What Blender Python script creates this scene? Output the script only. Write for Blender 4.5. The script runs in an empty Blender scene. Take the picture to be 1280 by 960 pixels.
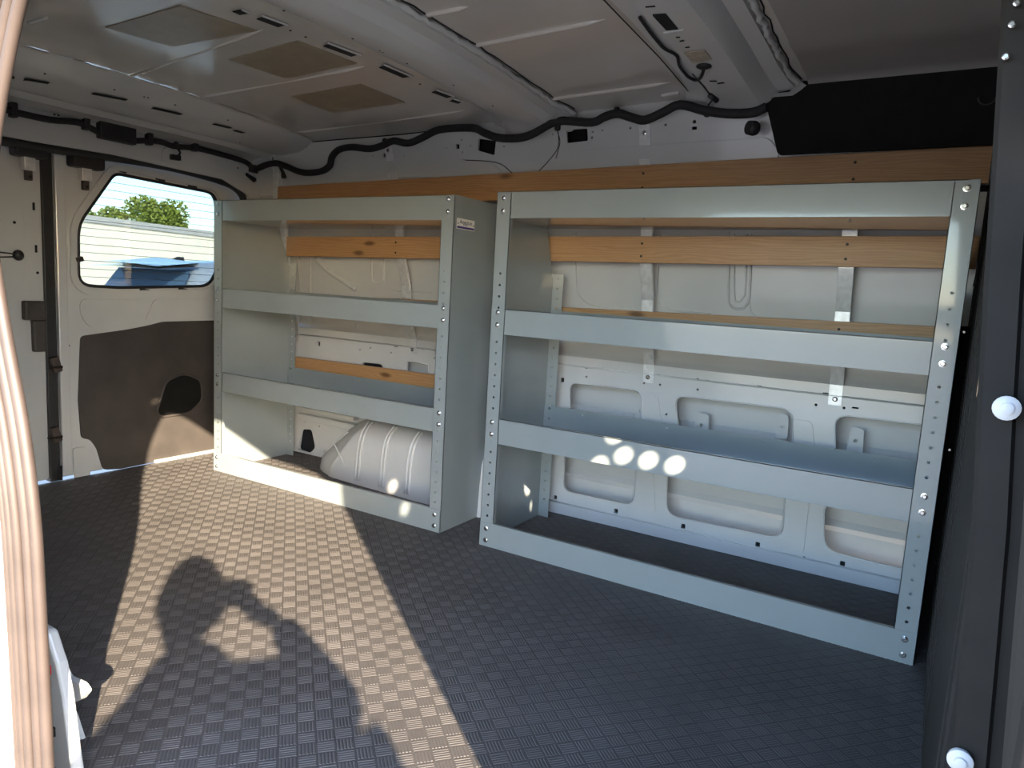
import bpy, bmesh, math, random
import numpy as np
from mathutils import Vector, Matrix
from mathutils.geometry import tessellate_polygon

# ------------------------------------------------------------------ camera
scene = bpy.context.scene
C = scene.collection
CAM = np.array([1.24871, -1.92760, 0.858466])
RT = np.array([0.85258725, 0.51950721, 0.05663251])
UP = np.array([-0.11666065, 0.08357355, 0.98964931])
FW = np.array([-0.50939698, 0.85036917, -0.13185979])
FPX = 880.47
cam_data = bpy.data.cameras.new('camera')
cam = bpy.data.objects.new('camera', cam_data)
C.objects.link(cam)
cam.matrix_world = Matrix(((RT[0], UP[0], -FW[0], CAM[0]), (RT[1], UP[1], -FW[1], CAM[1]),
                           (RT[2], UP[2], -FW[2], CAM[2]), (0, 0, 0, 1)))
cam_data.sensor_width = 36.0
cam_data.lens = 36.0 * FPX / 1280.0
cam_data.clip_start = 0.01
cam_data.clip_end = 300
scene.camera = cam

# ------------------------------------------------------------------ world, sun, exposure
SUN = Vector((-0.80, 0.59, -0.43)).normalized()
world = bpy.data.worlds.new('sky')
scene.world = world
world.use_nodes = True
wn = world.node_tree.nodes; wl = world.node_tree.links
wn.clear()
sky = wn.new('ShaderNodeTexSky'); sky.sky_type = 'NISHITA'
sky.sun_disc = False
sky.sun_elevation = math.radians(24); sky.sun_rotation = math.atan2(0.8, -0.6)
sky.air_density = 1.0; sky.dust_density = 0.8; sky.ozone_density = 2.0
bg = wn.new('ShaderNodeBackground'); bg.inputs['Strength'].default_value = 0.92
wo = wn.new('ShaderNodeOutputWorld')
wl.new(sky.outputs[0], bg.inputs[0]); wl.new(bg.outputs[0], wo.inputs[0])
sd = bpy.data.lights.new('sun', 'SUN')
sd.energy = 16.5; sd.color = (1.0, 0.83, 0.60); sd.angle = math.radians(0.55)
so = bpy.data.objects.new('sun', sd); C.objects.link(so)
so.location = (12, -9, 7)
so.rotation_euler = SUN.to_track_quat('-Z', 'Y').to_euler()
vs = scene.view_settings
vs.view_transform = 'Standard'
try: vs.look = 'None'
except Exception: pass
vs.gamma = 1.0; vs.use_curve_mapping = False
vs.exposure = 0.68
scene.cycles.max_bounces = 10
scene.cycles.diffuse_bounces = 6

# ------------------------------------------------------------------ measuring helpers: points of the place seen along a ray
def ray(px, py):
    return FW + RT * ((px - 640) / FPX) - UP * ((py - 480) / FPX)
def at(px, py, ax, val):
    d = ray(px, py); t = (val - CAM[ax]) / d[ax]
    return Vector(CAM + t * d)
def atf(px, py, f, t0=0.6, t1=7.0):
    d = ray(px, py); n = 240; pa = None
    for i in range(n + 1):
        t = t0 + (t1 - t0) * i / n
        v = f(*(CAM + t * d))
        if pa is not None and pa[1] * v <= 0:
            a, b = pa[0], t; fa = pa[1]
            for _ in range(30):
                m = (a + b) / 2; fm = f(*(CAM + m * d))
                if fa * fm <= 0: b = m
                else: a, fa = m, fm
            return Vector(CAM + a * d)
        pa = (t, v)
    return Vector(CAM + t1 * d)

# profiles of the van body
def y_low(z): return 0.478 + 0.022 * z / 0.62                 # driver side, structural inner panel
def y_skin(z):
    if z < 0.62: return 0.53
    if z < 1.0: return 0.53 - (z - 0.62) / 0.38 * 0.035
    return 0.495 - (z - 1.0) / 0.28 * 0.06
def y_rail(z): return 0.405 - (z - 1.22) / 0.24 * 0.055         # upper body rail
def z_roof(y, x=-1.0): return 1.505 - 0.045 * ((y + 0.52) / 0.88) ** 2 + 0.035 * max(0.0, min(1.0, (x + 0.7) / 1.3))
X0, X1 = -1.70, 1.315                                          # rear doors, partition
YN = -1.42                                                     # near side
low = lambda px, py: atf(px, py, lambda x, y, z: y - y_low(z))
skin = lambda px, py: atf(px, py, lambda x, y, z: y - y_skin(z))
rail = lambda px, py: atf(px, py, lambda x, y, z: y - y_rail(z))
roofp = lambda px, py: atf(px, py, lambda x, y, z: z - z_roof(y, x))

# ------------------------------------------------------------------ object helpers
def tag(o, label=None, cat=None, group=None, kind=None):
    if label: o['label'] = label
    if cat: o['category'] = cat
    if group: o['group'] = group
    if kind: o['kind'] = kind
    return o
def thing(name, label, cat, loc=(0, 0, 0), group=None):
    o = bpy.data.objects.new(name, None); C.objects.link(o)
    o.location = loc; o.empty_display_size = 0.05
    return tag(o, label, cat, group)
class MB:
    def __init__(s): s.v = []; s.f = []
    def add(s, vs_, fs_):
        n = len(s.v); s.v += [tuple(v) for v in vs_]; s.f += [tuple(i + n for i in f) for f in fs_]
        return s
    def box(s, x0, x1, y0, y1, z0, z1):
        if x0 > x1: x0, x1 = x1, x0
        if y0 > y1: y0, y1 = y1, y0
        if z0 > z1: z0, z1 = z1, z0
        v = [(x0,y0,z0),(x1,y0,z0),(x1,y1,z0),(x0,y1,z0),(x0,y0,z1),(x1,y0,z1),(x1,y1,z1),(x0,y1,z1)]
        return s.add(v, [(3,2,1,0),(4,5,6,7),(0,1,5,4),(1,2,6,5),(2,3,7,6),(3,0,4,7)])
    def obox(s, c, ux, uy, uz):                                # centre and three half-axes
        c, ux, uy, uz = map(Vector, (c, ux, uy, uz))
        v = [c+a*ux+b*uy+d*uz for d in (-1,1) for a,b in ((-1,-1),(1,-1),(1,1),(-1,1))]
        return s.add(v, [(3,2,1,0),(4,5,6,7),(0,1,5,4),(1,2,6,5),(2,3,7,6),(3,0,4,7)])
    def bar(s, a, b, w, t, wdir):                              # flat bar a->b, width w along wdir, thickness t
        a, b = Vector(a), Vector(b); d = (b - a); wd = Vector(wdir)
        wd = (wd - d * (wd.dot(d) / d.dot(d))).normalized(); n = d.cross(wd).normalized()
        return s.obox((a + b) / 2, d / 2, wd * (w / 2), n * (t / 2))
    def tube(s, pts, r, n=8, cap=True):
        pts = [Vector(p) for p in pts]; m = len(pts)
        rr = r if isinstance(r, (list, tuple)) else [r] * m
        t0 = (pts[1] - pts[0]).normalized()
        u = t0.orthogonal().normalized(); vs_ = []
        for i, p in enumerate(pts):
            t = (pts[min(i+1, m-1)] - pts[max(i-1, 0)]).normalized()
            u = (u - t * u.dot(t)).normalized(); w = t.cross(u)
            for k in range(n):
                a = 2 * math.pi * k / n
                vs_.append(p + (u * math.cos(a) + w * math.sin(a)) * rr[i])
        fs_ = [(i*n+k, i*n+(k+1)%n, (i+1)*n+(k+1)%n, (i+1)*n+k) for i in range(m-1) for k in range(n)]
        if cap: fs_ += [tuple(range(n-1, -1, -1)), tuple((m-1)*n+k for k in range(n))]
        return s.add(vs_, fs_)
    def loft(s, rings, closed=True, cap=False):
        m = len(rings); n = len(rings[0]); vs_ = [p for r in rings for p in r]; fs_ = []
        for i in range(m-1):
            for k in range(n if closed else n-1):
                fs_.append((i*n+k, i*n+(k+1)%n, (i+1)*n+(k+1)%n, (i+1)*n+k))
        if cap: fs_ += [tuple(range(n-1,-1,-1)), tuple((m-1)*n+k for k in range(n))]
        return s.add(vs_, fs_)
    def lathe(s, c, axis, prof, n=14):                         # prof: (radius, height along axis)
        c = Vector(c); ax = Vector(axis).normalized(); u = ax.orthogonal().normalized(); w = ax.cross(u)
        return s.loft([[c + ax*h + (u*math.cos(2*math.pi*k/n) + w*math.sin(2*math.pi*k/n))*max(r,1e-5) for k in range(n)] for r,h in prof], True, True)
    def plate(s, outer, holes, m, th):                         # flat sheet with real holes; m maps 2d -> 3d, th is the thickness vector
        loops = [list(outer)] + [list(h) for h in holes]
        tri = tessellate_polygon([[Vector((a, b, 0)) for a, b in L] for L in loops])
        flat = [p for L in loops for p in L]; n = len(flat); th = Vector(th)
        A = [Vector(m(*p)) for p in flat]; B = [a + th for a in A]
        fs_ = [tuple(t) for t in tri] + [tuple(i + n for i in reversed(t)) for t in tri]
        o = 0
        for L in loops:
            k = len(L)
            fs_ += [(o+i, o+(i+1)%k, n+o+(i+1)%k, n+o+i) for i in range(k)]
            o += k
        return s.add(A + B, fs_)
    def build(s, name, mat, parent=None, smooth=False, bevel=0, seg=2, fix=True, auto=None):
        me = bpy.data.meshes.new(name); me.from_pydata(s.v, [], s.f); me.update()
        if fix:
            bm = bmesh.new(); bm.from_mesh(me); bmesh.ops.recalc_face_normals(bm, faces=bm.faces[:]); bm.to_mesh(me); bm.free()
        me.materials.append(mat)
        o = bpy.data.objects.new(name, me); C.objects.link(o)
        if smooth:
            me.polygons.foreach_set('use_smooth', [True] * len(me.polygons))
        if auto:
            me.polygons.foreach_set('use_smooth', [True] * len(me.polygons))
            bm = bmesh.new(); bm.from_mesh(me)
            for e in bm.edges:
                if len(e.link_faces) == 2 and e.calc_face_angle(0) > math.radians(auto): e.smooth = False
            bm.to_mesh(me); bm.free()
        if bevel:
            b = o.modifiers.new('bevel', 'BEVEL'); b.width = bevel; b.segments = seg; b.limit_method = 'ANGLE'; b.angle_limit = math.radians(40)
        if parent is not None:
            o.parent = parent; o.matrix_parent_inverse = Matrix.Translation(-Vector(parent.location)) if parent.type == 'EMPTY' else Matrix.Identity(4)
        return o
def circ(cx, cy, r, n=10, ry=None):
    ry = ry or r
    return [(cx + r*math.cos(2*math.pi*k/n), cy + ry*math.sin(2*math.pi*k/n)) for k in range(n)]
def rpoly(pts, r, n=5):                                        # polygon with rounded corners
    out = []; m = len(pts)
    for i in range(m):
        p = Vector(pts[i][:2]); a = Vector(pts[i-1][:2]); b = Vector(pts[(i+1) % m][:2])
        da = (a-p); db = (b-p); ri = pts[i][2] if len(pts[i]) > 2 else r
        k = min(ri, da.length*0.48, db.length*0.48)
        s_ = p + da.normalized()*k; e_ = p + db.normalized()*k
        if k < 1e-5: out.append((p.x, p.y)); continue
        for j in range(n+1):
            t = j/n; q = s_*(1-t)**2 + p*2*t*(1-t) + e_*t*t
            out.append((q.x, q.y))
    return out
def smoothpath(pts, k=6):
    P = [Vector(p) for p in pts]; out = []
    for i in range(len(P)-1):
        a = P[max(i-1,0)]; b = P[i]; c = P[i+1]; d = P[min(i+2,len(P)-1)]
        for j in range(k):
            t = j/k
            out.append(0.5*((2*b)+(c-a)*t+(2*a-5*b+4*c-d)*t*t+(3*b-a-3*c+d)*t**3))
    out.append(P[-1]); return out
XZ = lambda P: (P.x, P.z)
YZ = lambda P: (P.y, P.z)

# ------------------------------------------------------------------ materials
def mat(name, col, rough=0.5, metal=0.0, coat=0.0, var=0.06, scale=12.0, bump=0.0, bscale=60.0, col2=None, coat_rough=0.1, spec=0.5):
    m = bpy.data.materials.new(name); m.use_nodes = True
    nt = m.node_tree; b = nt.nodes['Principled BSDF']; L = nt.links.new
    b.inputs['Roughness'].default_value = rough; b.inputs['Metallic'].default_value = metal
    b.inputs['Coat Weight'].default_value = coat; b.inputs['Coat Roughness'].default_value = coat_rough
    b.inputs['Specular IOR Level'].default_value = spec
    tc = nt.nodes.new('ShaderNodeTexCoord')
    nz = nt.nodes.new('ShaderNodeTexNoise'); nz.inputs['Scale'].default_value = scale; nz.inputs['Detail'].default_value = 5
    L(tc.outputs['Object'], nz.inputs['Vector'])
    rp = nt.nodes.new('ShaderNodeValToRGB')
    c2 = col2 or tuple(c*(1-var) for c in col); c1 = tuple(min(1,c*(1+var)) for c in col) if not col2 else col
    rp.color_ramp.elements[0].position = 0.3; rp.color_ramp.elements[1].position = 0.7
    rp.color_ramp.elements[0].color = (*c2, 1); rp.color_ramp.elements[1].color = (*c1, 1)
    L(nz.outputs['Fac'], rp.inputs[0]); L(rp.outputs[0], b.inputs['Base Color'])
    if bump:
        n2 = nt.nodes.new('ShaderNodeTexNoise'); n2.inputs['Scale'].default_value = bscale; n2.inputs['Detail'].default_value = 4
        bp = nt.nodes.new('ShaderNodeBump'); bp.inputs['Strength'].default_value = bump; bp.inputs['Distance'].default_value = 0.004
        L(tc.outputs['Object'], n2.inputs['Vector']); L(n2.outputs['Fac'], bp.inputs['Height']); L(bp.outputs[0], b.inputs['Normal'])
    return m
def wood_mat():
    m = bpy.data.materials.new('pine'); m.use_nodes = True
    nt = m.node_tree; b = nt.nodes['Principled BSDF']; L = nt.links.new
    tc = nt.nodes.new('ShaderNodeTexCoord'); mp = nt.nodes.new('ShaderNodeMapping'); mp.inputs['Scale'].default_value = (1.6, 16, 16)
    L(tc.outputs['Object'], mp.inputs['Vector'])
    n1 = nt.nodes.new('ShaderNodeTexNoise'); n1.inputs['Scale'].default_value = 2.4; n1.inputs['Detail'].default_value = 6; n1.inputs['Distortion'].default_value = 0.9
    L(mp.outputs[0], n1.inputs['Vector'])
    wv = nt.nodes.new('ShaderNodeTexWave'); wv.bands_direction = 'Z'; wv.inputs['Scale'].default_value = 2.2; wv.inputs['Distortion'].default_value = 14; wv.inputs['Detail'].default_value = 3
    L(mp.outputs[0], wv.inputs['Vector'])
    mx = nt.nodes.new('ShaderNodeMix'); mx.data_type = 'FLOAT'; mx.inputs[0].default_value = 0.5
    L(n1.outputs['Fac'], mx.inputs[2]); L(wv.outputs['Fac'], mx.inputs[3])
    rp = nt.nodes.new('ShaderNodeValToRGB'); e = rp.color_ramp.elements
    e[0].position = 0.1; e[0].color = (0.38, 0.20, 0.085, 1); e[1].position = 0.9; e[1].color = (0.50, 0.295, 0.14, 1)
    L(mx.outputs[0], rp.inputs[0])
    vo = nt.nodes.new('ShaderNodeTexVoronoi'); vo.inputs['Scale'].default_value = 1.0
    mp2 = nt.nodes.new('ShaderNodeMapping'); mp2.inputs['Scale'].default_value = (3.1, 9, 9)
    L(tc.outputs['Object'], mp2.inputs['Vector']); L(mp2.outputs[0], vo.inputs['Vector'])
    kr = nt.nodes.new('ShaderNodeValToRGB'); k = kr.color_ramp.elements
    k[0].position = 0.05; k[0].color = (0.35, 0.3, 0.25, 1); k[1].position = 0.13; k[1].color = (1, 1, 1, 1)
    L(vo.outputs['Distance'], kr.inputs[0])
    mm = nt.nodes.new('ShaderNodeMix'); mm.data_type = 'RGBA'; mm.blend_type = 'MULTIPLY'; mm.inputs[0].default_value = 1
    L(rp.outputs[0], mm.inputs[6]); L(kr.outputs[0], mm.inputs[7]); L(mm.outputs[2], b.inputs['Base Color'])
    b.inputs['Roughness'].default_value = 0.45
    bp = nt.nodes.new('ShaderNodeBump'); bp.inputs['Strength'].default_value = 0.15; bp.inputs['Distance'].default_value = 0.002
    L(mx.outputs[0], bp.inputs['Height']); L(bp.outputs[0], b.inputs['Normal'])
    return m
def glass_mat(name, tint, fac=0.85):
    m = bpy.data.materials.new(name); m.use_nodes = True; nt = m.node_tree; nt.nodes.clear(); L = nt.links.new
    o = nt.nodes.new('ShaderNodeOutputMaterial'); t = nt.nodes.new('ShaderNodeBsdfTransparent'); t.inputs[0].default_value = (*tint, 1)
    g = nt.nodes.new('ShaderNodeBsdfGlossy'); g.inputs['Roughness'].default_value = 0.02
    f = nt.nodes.new('ShaderNodeFresnel'); f.inputs['IOR'].default_value = 1.5
    mx = nt.nodes.new('ShaderNodeMixShader'); L(f.outputs[0], mx.inputs[0]); L(t.outputs[0], mx.inputs[1]); L(g.outputs[0], mx.inputs[2]); L(mx.outputs[0], o.inputs[0])
    return m
M = {}
M['white'] = mat('white_body_paint', (0.58, 0.59, 0.595), 0.30, coat=0.6, var=0.04, scale=5, bump=0.05, bscale=25)
M['white_roof'] = mat('white_roof_paint', (0.60, 0.58, 0.55), 0.22, coat=0.8, var=0.05, scale=4, bump=0.08, bscale=9)
M['outer'] = mat('white_outer_paint', (0.80, 0.79, 0.76), 0.25, coat=1.0, var=0.02)
M['grey'] = mat('grey_powder_coat', (0.27, 0.305, 0.315), 0.27, coat=0.9, var=0.03, scale=8, bump=0.02, bscale=220, coat_rough=0.06)
M['steel'] = mat('galvanised_steel', (0.74, 0.75, 0.76), 0.38, metal=0.4, var=0.12, scale=60)
M['zinc'] = mat('zinc_bolt', (0.75, 0.76, 0.78), 0.22, metal=1.0, var=0.08, scale=200)
M['black'] = mat('black_plastic', (0.018, 0.018, 0.020), 0.5, var=0.15, scale=30, bump=0.15, bscale=300)
M['trim'] = mat('black_trim_board', (0.010, 0.010, 0.010), 0.9, var=0.15, scale=20, bump=0.1, bscale=200, spec=0.2)
M['tape'] = mat('black_cloth_tape', (0.015, 0.014, 0.016), 0.75, var=0.25, scale=90, bump=0.5, bscale=120)
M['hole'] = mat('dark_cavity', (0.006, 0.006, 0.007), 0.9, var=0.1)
M['mat'] = mat('black_rubber_mat', (0.070, 0.063, 0.060), 0.62, var=0.25, scale=3.5, bump=0.25, bscale=180, spec=0.4)
M['rib'] = mat('worn_rubber_rib', (0.084, 0.076, 0.073), 0.5, var=0.18, scale=5.0, spec=0.5)
M['panel'] = mat('dark_fibre_panel', (0.055, 0.047, 0.043), 0.55, var=0.2, scale=9, bump=0.2, bscale=150)
M['seal'] = mat('grey_rubber_seal', (0.058, 0.042, 0.036), 0.55, var=0.15, scale=14)
M['pad'] = mat('tan_damping_pad', (0.30, 0.255, 0.19), 0.4, var=0.08, scale=20, bump=0.15, bscale=70, coat=0.3)
M['part'] = mat('black_partition_paint', (0.014, 0.0115, 0.010), 0.75, var=0.3, scale=12, coat=0.0, bump=0.1)
M['pillar'] = mat('brown_pillar_trim', (0.05, 0.042, 0.036), 0.7, var=0.1)
M['wood'] = wood_mat()
M['dark'] = mat('dark_screw', (0.03, 0.025, 0.02), 0.45, metal=0.7)
M['sticker'] = mat('white_sticker', (0.75, 0.74, 0.72), 0.4, var=0.02)
M['navy'] = mat('navy_print', (0.03, 0.02, 0.16), 0.5)
M['ink'] = mat('black_print', (0.015, 0.015, 0.03), 0.5)
M['paper'] = mat('paper_label', (0.42, 0.36, 0.29), 0.7, var=0.3, scale=90)
M['capw'] = mat('white_nylon_cap', (0.72, 0.72, 0.76), 0.35, var=0.05)
M['glass'] = glass_mat('rear_glass', (0.37, 0.405, 0.41))
M['line'] = mat('defroster_line', (0.05, 0.045, 0.04), 0.6)
M['carp'] = mat('blue_grey_car_paint', (0.27, 0.32, 0.40), 0.25, coat=1.0, var=0.03)
M['carg'] = mat('dark_car_glass', (0.08, 0.15, 0.27), 0.06, coat=1.0, var=0.05)
M['tyre'] = mat('tyre_rubber', (0.02, 0.02, 0.02), 0.8)
M['chrome'] = mat('chrome', (0.9, 0.9, 0.92), 0.12, metal=1.0, var=0.02)
M['red'] = mat('red_lens', (0.55, 0.02, 0.02), 0.15, coat=1.0)
M['leaf'] = mat('tree_leaf', (0.20, 0.26, 0.035), 0.55, var=0.4, scale=3, col2=(0.10, 0.15, 0.02))
M['bark'] = mat('bark', (0.12, 0.08, 0.05), 0.9, bump=0.6, bscale=20)
M['stucco'] = mat('white_stucco', (0.86, 0.83, 0.74), 0.8, var=0.03)
M['cornice'] = mat('grey_coping', (0.45, 0.46, 0.48), 0.6)
M['ground'] = mat('pale_asphalt', (0.22, 0.21, 0.20), 0.85, var=0.2, scale=2, bump=0.3, bscale=60)
M['skin'] = mat('skin', (0.50, 0.30, 0.21), 0.5, var=0.06)
M['shirt'] = mat('navy_shirt', (0.05, 0.07, 0.13), 0.85, bump=0.2, bscale=200)
M['jeans'] = mat('jeans', (0.06, 0.09, 0.17), 0.9, bump=0.3, bscale=250)
M['hair'] = mat('dark_hair', (0.03, 0.02, 0.015), 0.6, bump=0.5, bscale=80)

# ================================================================== SETTING
# ---------------- ground outside
g = MB().box(-60, 60, -45, 60, -0.75, -0.65).build('ground', M['ground']); tag(g, kind='structure')

# ---------------- floor: moulded rubber mat of basket-weave squares at 45 degrees to the van
flo = MB().box(X0+0.01, X1+0.05, YN+0.02, 0.50, -0.06, 0.0).build('floor', M['mat']); tag(flo, kind='structure')
def mat_ribs():
    P = 0.034; V = []; F = []; c45 = math.cos(math.radians(-41.5)); s45 = math.sin(math.radians(-41.5))
    rnd = random.Random(4)
    R = int(2.4/P)
    for i in range(-R, R):
        for j in range(-R, R):
            cu, cv = (i+0.5)*P, (j+0.5)*P
            cx = -0.15 + cu*c45 - cv*s45; cy = -0.48 + cu*s45 + cv*c45
            if not (X0+0.03 < cx < X1+0.02 and YN+0.05 < cy < 0.468): continue
            along = (i + j) % 2 == 0
            near = (cx-1.25)**2 + (cy+1.93)**2 < 2.6**2
            for k in range(5):
                o = (k-2)*P*0.185; h = P*0.455; w0 = 0.0026; w1 = 0.0012; z = 0.0008 + rnd.uniform(-.0001, .0001)
                n = len(V)
                for (a, b, zz) in ((-h,-w0,-.0002),(h,-w0,-.0002),(h,w0,-.0002),(-h,w0,-.0002),(-h+.001,-w1,z),(h-.001,-w1,z),(h-.001,w1,z),(-h+.001,w1,z)):
                    u, v = (cu+a, cv+o+b) if along else (cu+o+b, cv+a)
                    V.append((-0.15 + u*c45 - v*s45, -0.48 + u*s45 + v*c45, zz))
                F += [(n+4,n+5,n+6,n+7),(n,n+1,n+5,n+4),(n+2,n+3,n+7,n+6)]
                F += [(n+1,n+2,n+6,n+5),(n+3,n,n+4,n+7)]
    m_ = MB(); m_.v = V; m_.f = F
    o = m_.build('rubber_tread', M['rib'], flo, fix=False); tag(o, kind='stuff')
mat_ribs()
# bright sill edge at the rear doors
MB().box(X0+0.004, X0+0.018, -0.10, 0.44, -0.01, 0.012).build('sill_edge', M['outer'], flo)

# ---------------- driver side wall
wall = MB()
SMALL = []
def poly_low(pts, r=0.02, n=5):
    q = [low(*p[:2]) for p in pts]
    return rpoly([(a.x, a.z) for a in q], r, n)
holes = []
# big openings of the right bay (upper and lower rows)
holes.append(poly_low([(712,478),(802,488),(803,545),(712,533)], 0.035))
holes.append(poly_low([(843,494),(992,512),(990,568),(850,550)], 0.045))
holes.append(poly_low([(1043,518),(1178,534),(1170,592),(1045,578)], 0.045))
holes.append(poly_low([(706,560),(796,572),(792,632),(704,614)], 0.035))
holes.append(poly_low([(834,580),(982,608),(978,674),(832,644)], 0.05))
holes.append(poly_low([(1030,625),(1160,650),(1145,716),(1030,688)], 0.05))
# openings seen through the left unit
holes.append(poly_low([(453,452),(479,455),(481,500),(453,496)], 0.02))
holes.append(poly_low([(508,451),(536,456),(536,505),(508,500)], 0.01))
holes.append(poly_low([(377,536),(390,536),(395,560),(388,567),(373,562)], 0.02))
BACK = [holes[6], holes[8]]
# square and slotted holes
def sq(px, py, w, h, r=0.003):
    P = low(px, py); return rpoly([(P.x-w,P.z-h),(P.x+w,P.z-h),(P.x+w,P.z+h),(P.x-w,P.z+h)], r, 2)
for px, py in ((694,622),(770,639),(854,658),(947,681),(1053,705),(703,475)): holes.append(sq(px, py, 0.0075, 0.009))
holes.append(sq(398,430,0.011,0.011))
for px, py in ((752,461),(823,469),(884,476),(949,483),(1069,510),(1032,492),(470,429),(495,433),(528,436)): holes.append(sq(px, py, 0.010, 0.003, 0.003))
def rd(px, py, r=0.0045): P = low(px, py); return circ(P.x, P.z, r, 8)
for px, py in ((733,460),(733,471),(805,479),(872,474),(1020,506),(1055,510),(833,518),(998,543),(1005,697),(825,481),(872,487),
               (450,427),(450,437),(463,457-22),(489,431),(489,441),(543,438),(543,448),(381,528),(399,535-2),(1180,527)): holes.append(rd(px, py))
xw0, xw1 = -1.64, X1+0.02
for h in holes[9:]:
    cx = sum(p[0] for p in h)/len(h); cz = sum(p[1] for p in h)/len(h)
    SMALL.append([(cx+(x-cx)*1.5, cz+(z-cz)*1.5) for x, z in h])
wall.plate([(xw0,0.0),(xw1,0.0),(xw1,0.62),(xw0,0.62)], holes, lambda x, z: (x, y_low(z), z), (0, 0.012, 0))
wall_o = wall.build('wall_back', M['white'], bevel=0.0); tag(wall_o, kind='structure')
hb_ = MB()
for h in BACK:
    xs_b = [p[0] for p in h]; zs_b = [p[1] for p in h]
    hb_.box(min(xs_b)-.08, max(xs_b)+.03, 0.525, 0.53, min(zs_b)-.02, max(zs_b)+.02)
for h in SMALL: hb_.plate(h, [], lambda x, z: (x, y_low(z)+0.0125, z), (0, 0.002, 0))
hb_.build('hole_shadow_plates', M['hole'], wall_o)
# top flange up to the skin, then the outer skin above, and the outer skin behind the openings
xs = np.linspace(xw0, xw1, 7)
def sheet(prof):
    m_ = MB(); m_.loft([[(x, y, z) for (y, z) in prof] for x in xs], closed=False); return m_
prof = [(y_low(0.62), 0.62), (0.512, 0.632), (0.528, 0.645)] + [(y_skin(z), z) for z in (0.70,0.8,0.9,1.0,1.08,1.16,1.24,1.32)]
sheet(prof).build('upper_skin', M['white'], wall_o, smooth=True)
sheet([(0.60,-0.02),(0.60,0.12),(0.588,0.14),(0.60,0.16),(0.603,0.38),(0.592,0.40),(0.603,0.42),(0.60,0.66)]).build('outer_skin', M['white'], wall_o, auto=25)
# stiffening pressings between the openings
for a, b in (((812,490),(826,560)),((1003,525),(1012,590)),((806,575),(812,640)),((1000,620),(995,690))):
    A, B = low(*a), low(*b)
    w = 0.03
    loop = rpoly([(A.x-w,A.z),(A.x+w,A.z),(B.x+w*0.8,B.z),(B.x-w*0.8,B.z)], 0.02)
    MB().plate(loop, [], lambda x, z: (x, y_low(z)-0.004, z), (0, 0.006, 0)).build('pressing', M['white'], wall_o, bevel=0.003)
# flanges round the openings: raised lips
for k, h in enumerate(holes[:9]):
    cx = sum(p[0] for p in h)/len(h); cz = sum(p[1] for p in h)/len(h)
    o_ = [(cx+(x-cx)*1.0+math.copysign(0.007, x-cx), cz+(z-cz)+math.copysign(0.007, z-cz)) for x, z in h]
    pts = [Vector((x, y_low(z)-0.001, z)) for x, z in h]
    MB().tube(pts+[pts[0]], 0.0028, 5, cap=False).build('opening_lip', M['white'], wall_o, smooth=True)
# brackets visible through the upper openings
for px, py, w in ((795,512,0.02),(872,530,0.03),(975,532,0.02),(1068,550,0.025)):
    P = low(px, py)
    MB().plate(rpoly([(P.x-w,P.z-0.05),(P.x+w,P.z-0.05),(P.x+w*.8,P.z+0.03),(P.x-w*.6,P.z+0.035)], 0.01), [circ(P.x, P.z-0.01, 0.006, 8)], lambda x, z: (x, 0.54, z), (0, 0.004, 0)).build('inner_bracket', M['white'], wall_o)
# a long crease line under the mid rail and along the foot of the wall
for z in (0.045, 0.585):
    MB().tube([(-0.1 if z < 0.1 else xw0, y_low(z)-0.0005, z), (xw1, y_low(z)-0.0005, z)], 0.0035, 6).build('crease', M['white'], wall_o, smooth=True)
# beads pressed in the upper skin (U shapes) and skin seams
def bead(pts, r=0.004, k=6, m_=None, nm='bead'):
    P = smoothpath([skin(*p) for p in pts], k)
    MB().tube([Vector((p.x, p.y-0.001, p.z)) for p in P], r, 6).build(nm, m_ or M['white'], wall_o, smooth=True)
for xs_ in ((912,921,938,-1),):
    pass
bead([(911,290),(911,370),(914,382),(920,386),(928,386),(934,380),(937,368),(940,292)])
bead([(918,292),(918,366),(922,377),(929,372),(932,360),(934,292)], 0.003)
bead([(465,292),(465,345),(468,353),(473,355),(478,351),(479,340),(480,292)], 0.003)
bead([(720,290),(720,355),(726,372),(740,382),(770,386),(792,385)], 0.0022)
bead([(1050,300),(1046,385)], 0.002)
bead([(826,292),(822,370),(832,384),(850,389),(888,392)], 0.0022)
bead([(940,292),(937,375),(945,395),(965,398)], 0.0022)
bead([(480,292),(481,350),(486,360),(500,364),(540,366)], 0.0022)
bead([(388,300),(388,420)], 0.005)
bead([(373,320),(374,430)], 0.006)
bead([(395,324),(410,338),(430,352),(445,362)], 0.012)
bead([(445,405),(441,425),(440,440),(436,447)], 0.004)
# upper body rail with its holes
rh = []
def rsq(px, py, w, h): P = rail(px, py); return [(P.x-w,P.z-h),(P.x+w,P.z-h),(P.x+w,P.z+h),(P.x-w,P.z+h)]
def rrd(px, py, r): P = rail(px, py); return circ(P.x, P.z, r, 8)
rh.append(rpoly([XZ(rail(*p)) for p in ((708,162),(734,160),(735,176),(709,179))], 0.006, 3))
rh.append(rpoly([XZ(rail(*p)) for p in ((598,173),(620,176),(618,194),(597,188))], 0.004, 3))
for px, py in ((480,194),(572,183)): rh.append(rsq(px, py, 0.008, 0.0085))
rh.append(rsq(868,160,0.008,0.005))
for px, py, r in ((868,152,.006),(832,156,.004),(788,160,.004),(753,163,.0035),(740,172,.0045),(741,165,.003),(691,168,.003),(577,175,.004),(588,182,.004),(558,185,.003),(578,190,.003),
                  (466,195,.004),(457,196,.002),(505,195,.003),(474,187,.004),(630,183,.004),(432,201,.003),(812,171-22,.002)): rh.append(rrd(px, py, r))
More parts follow.
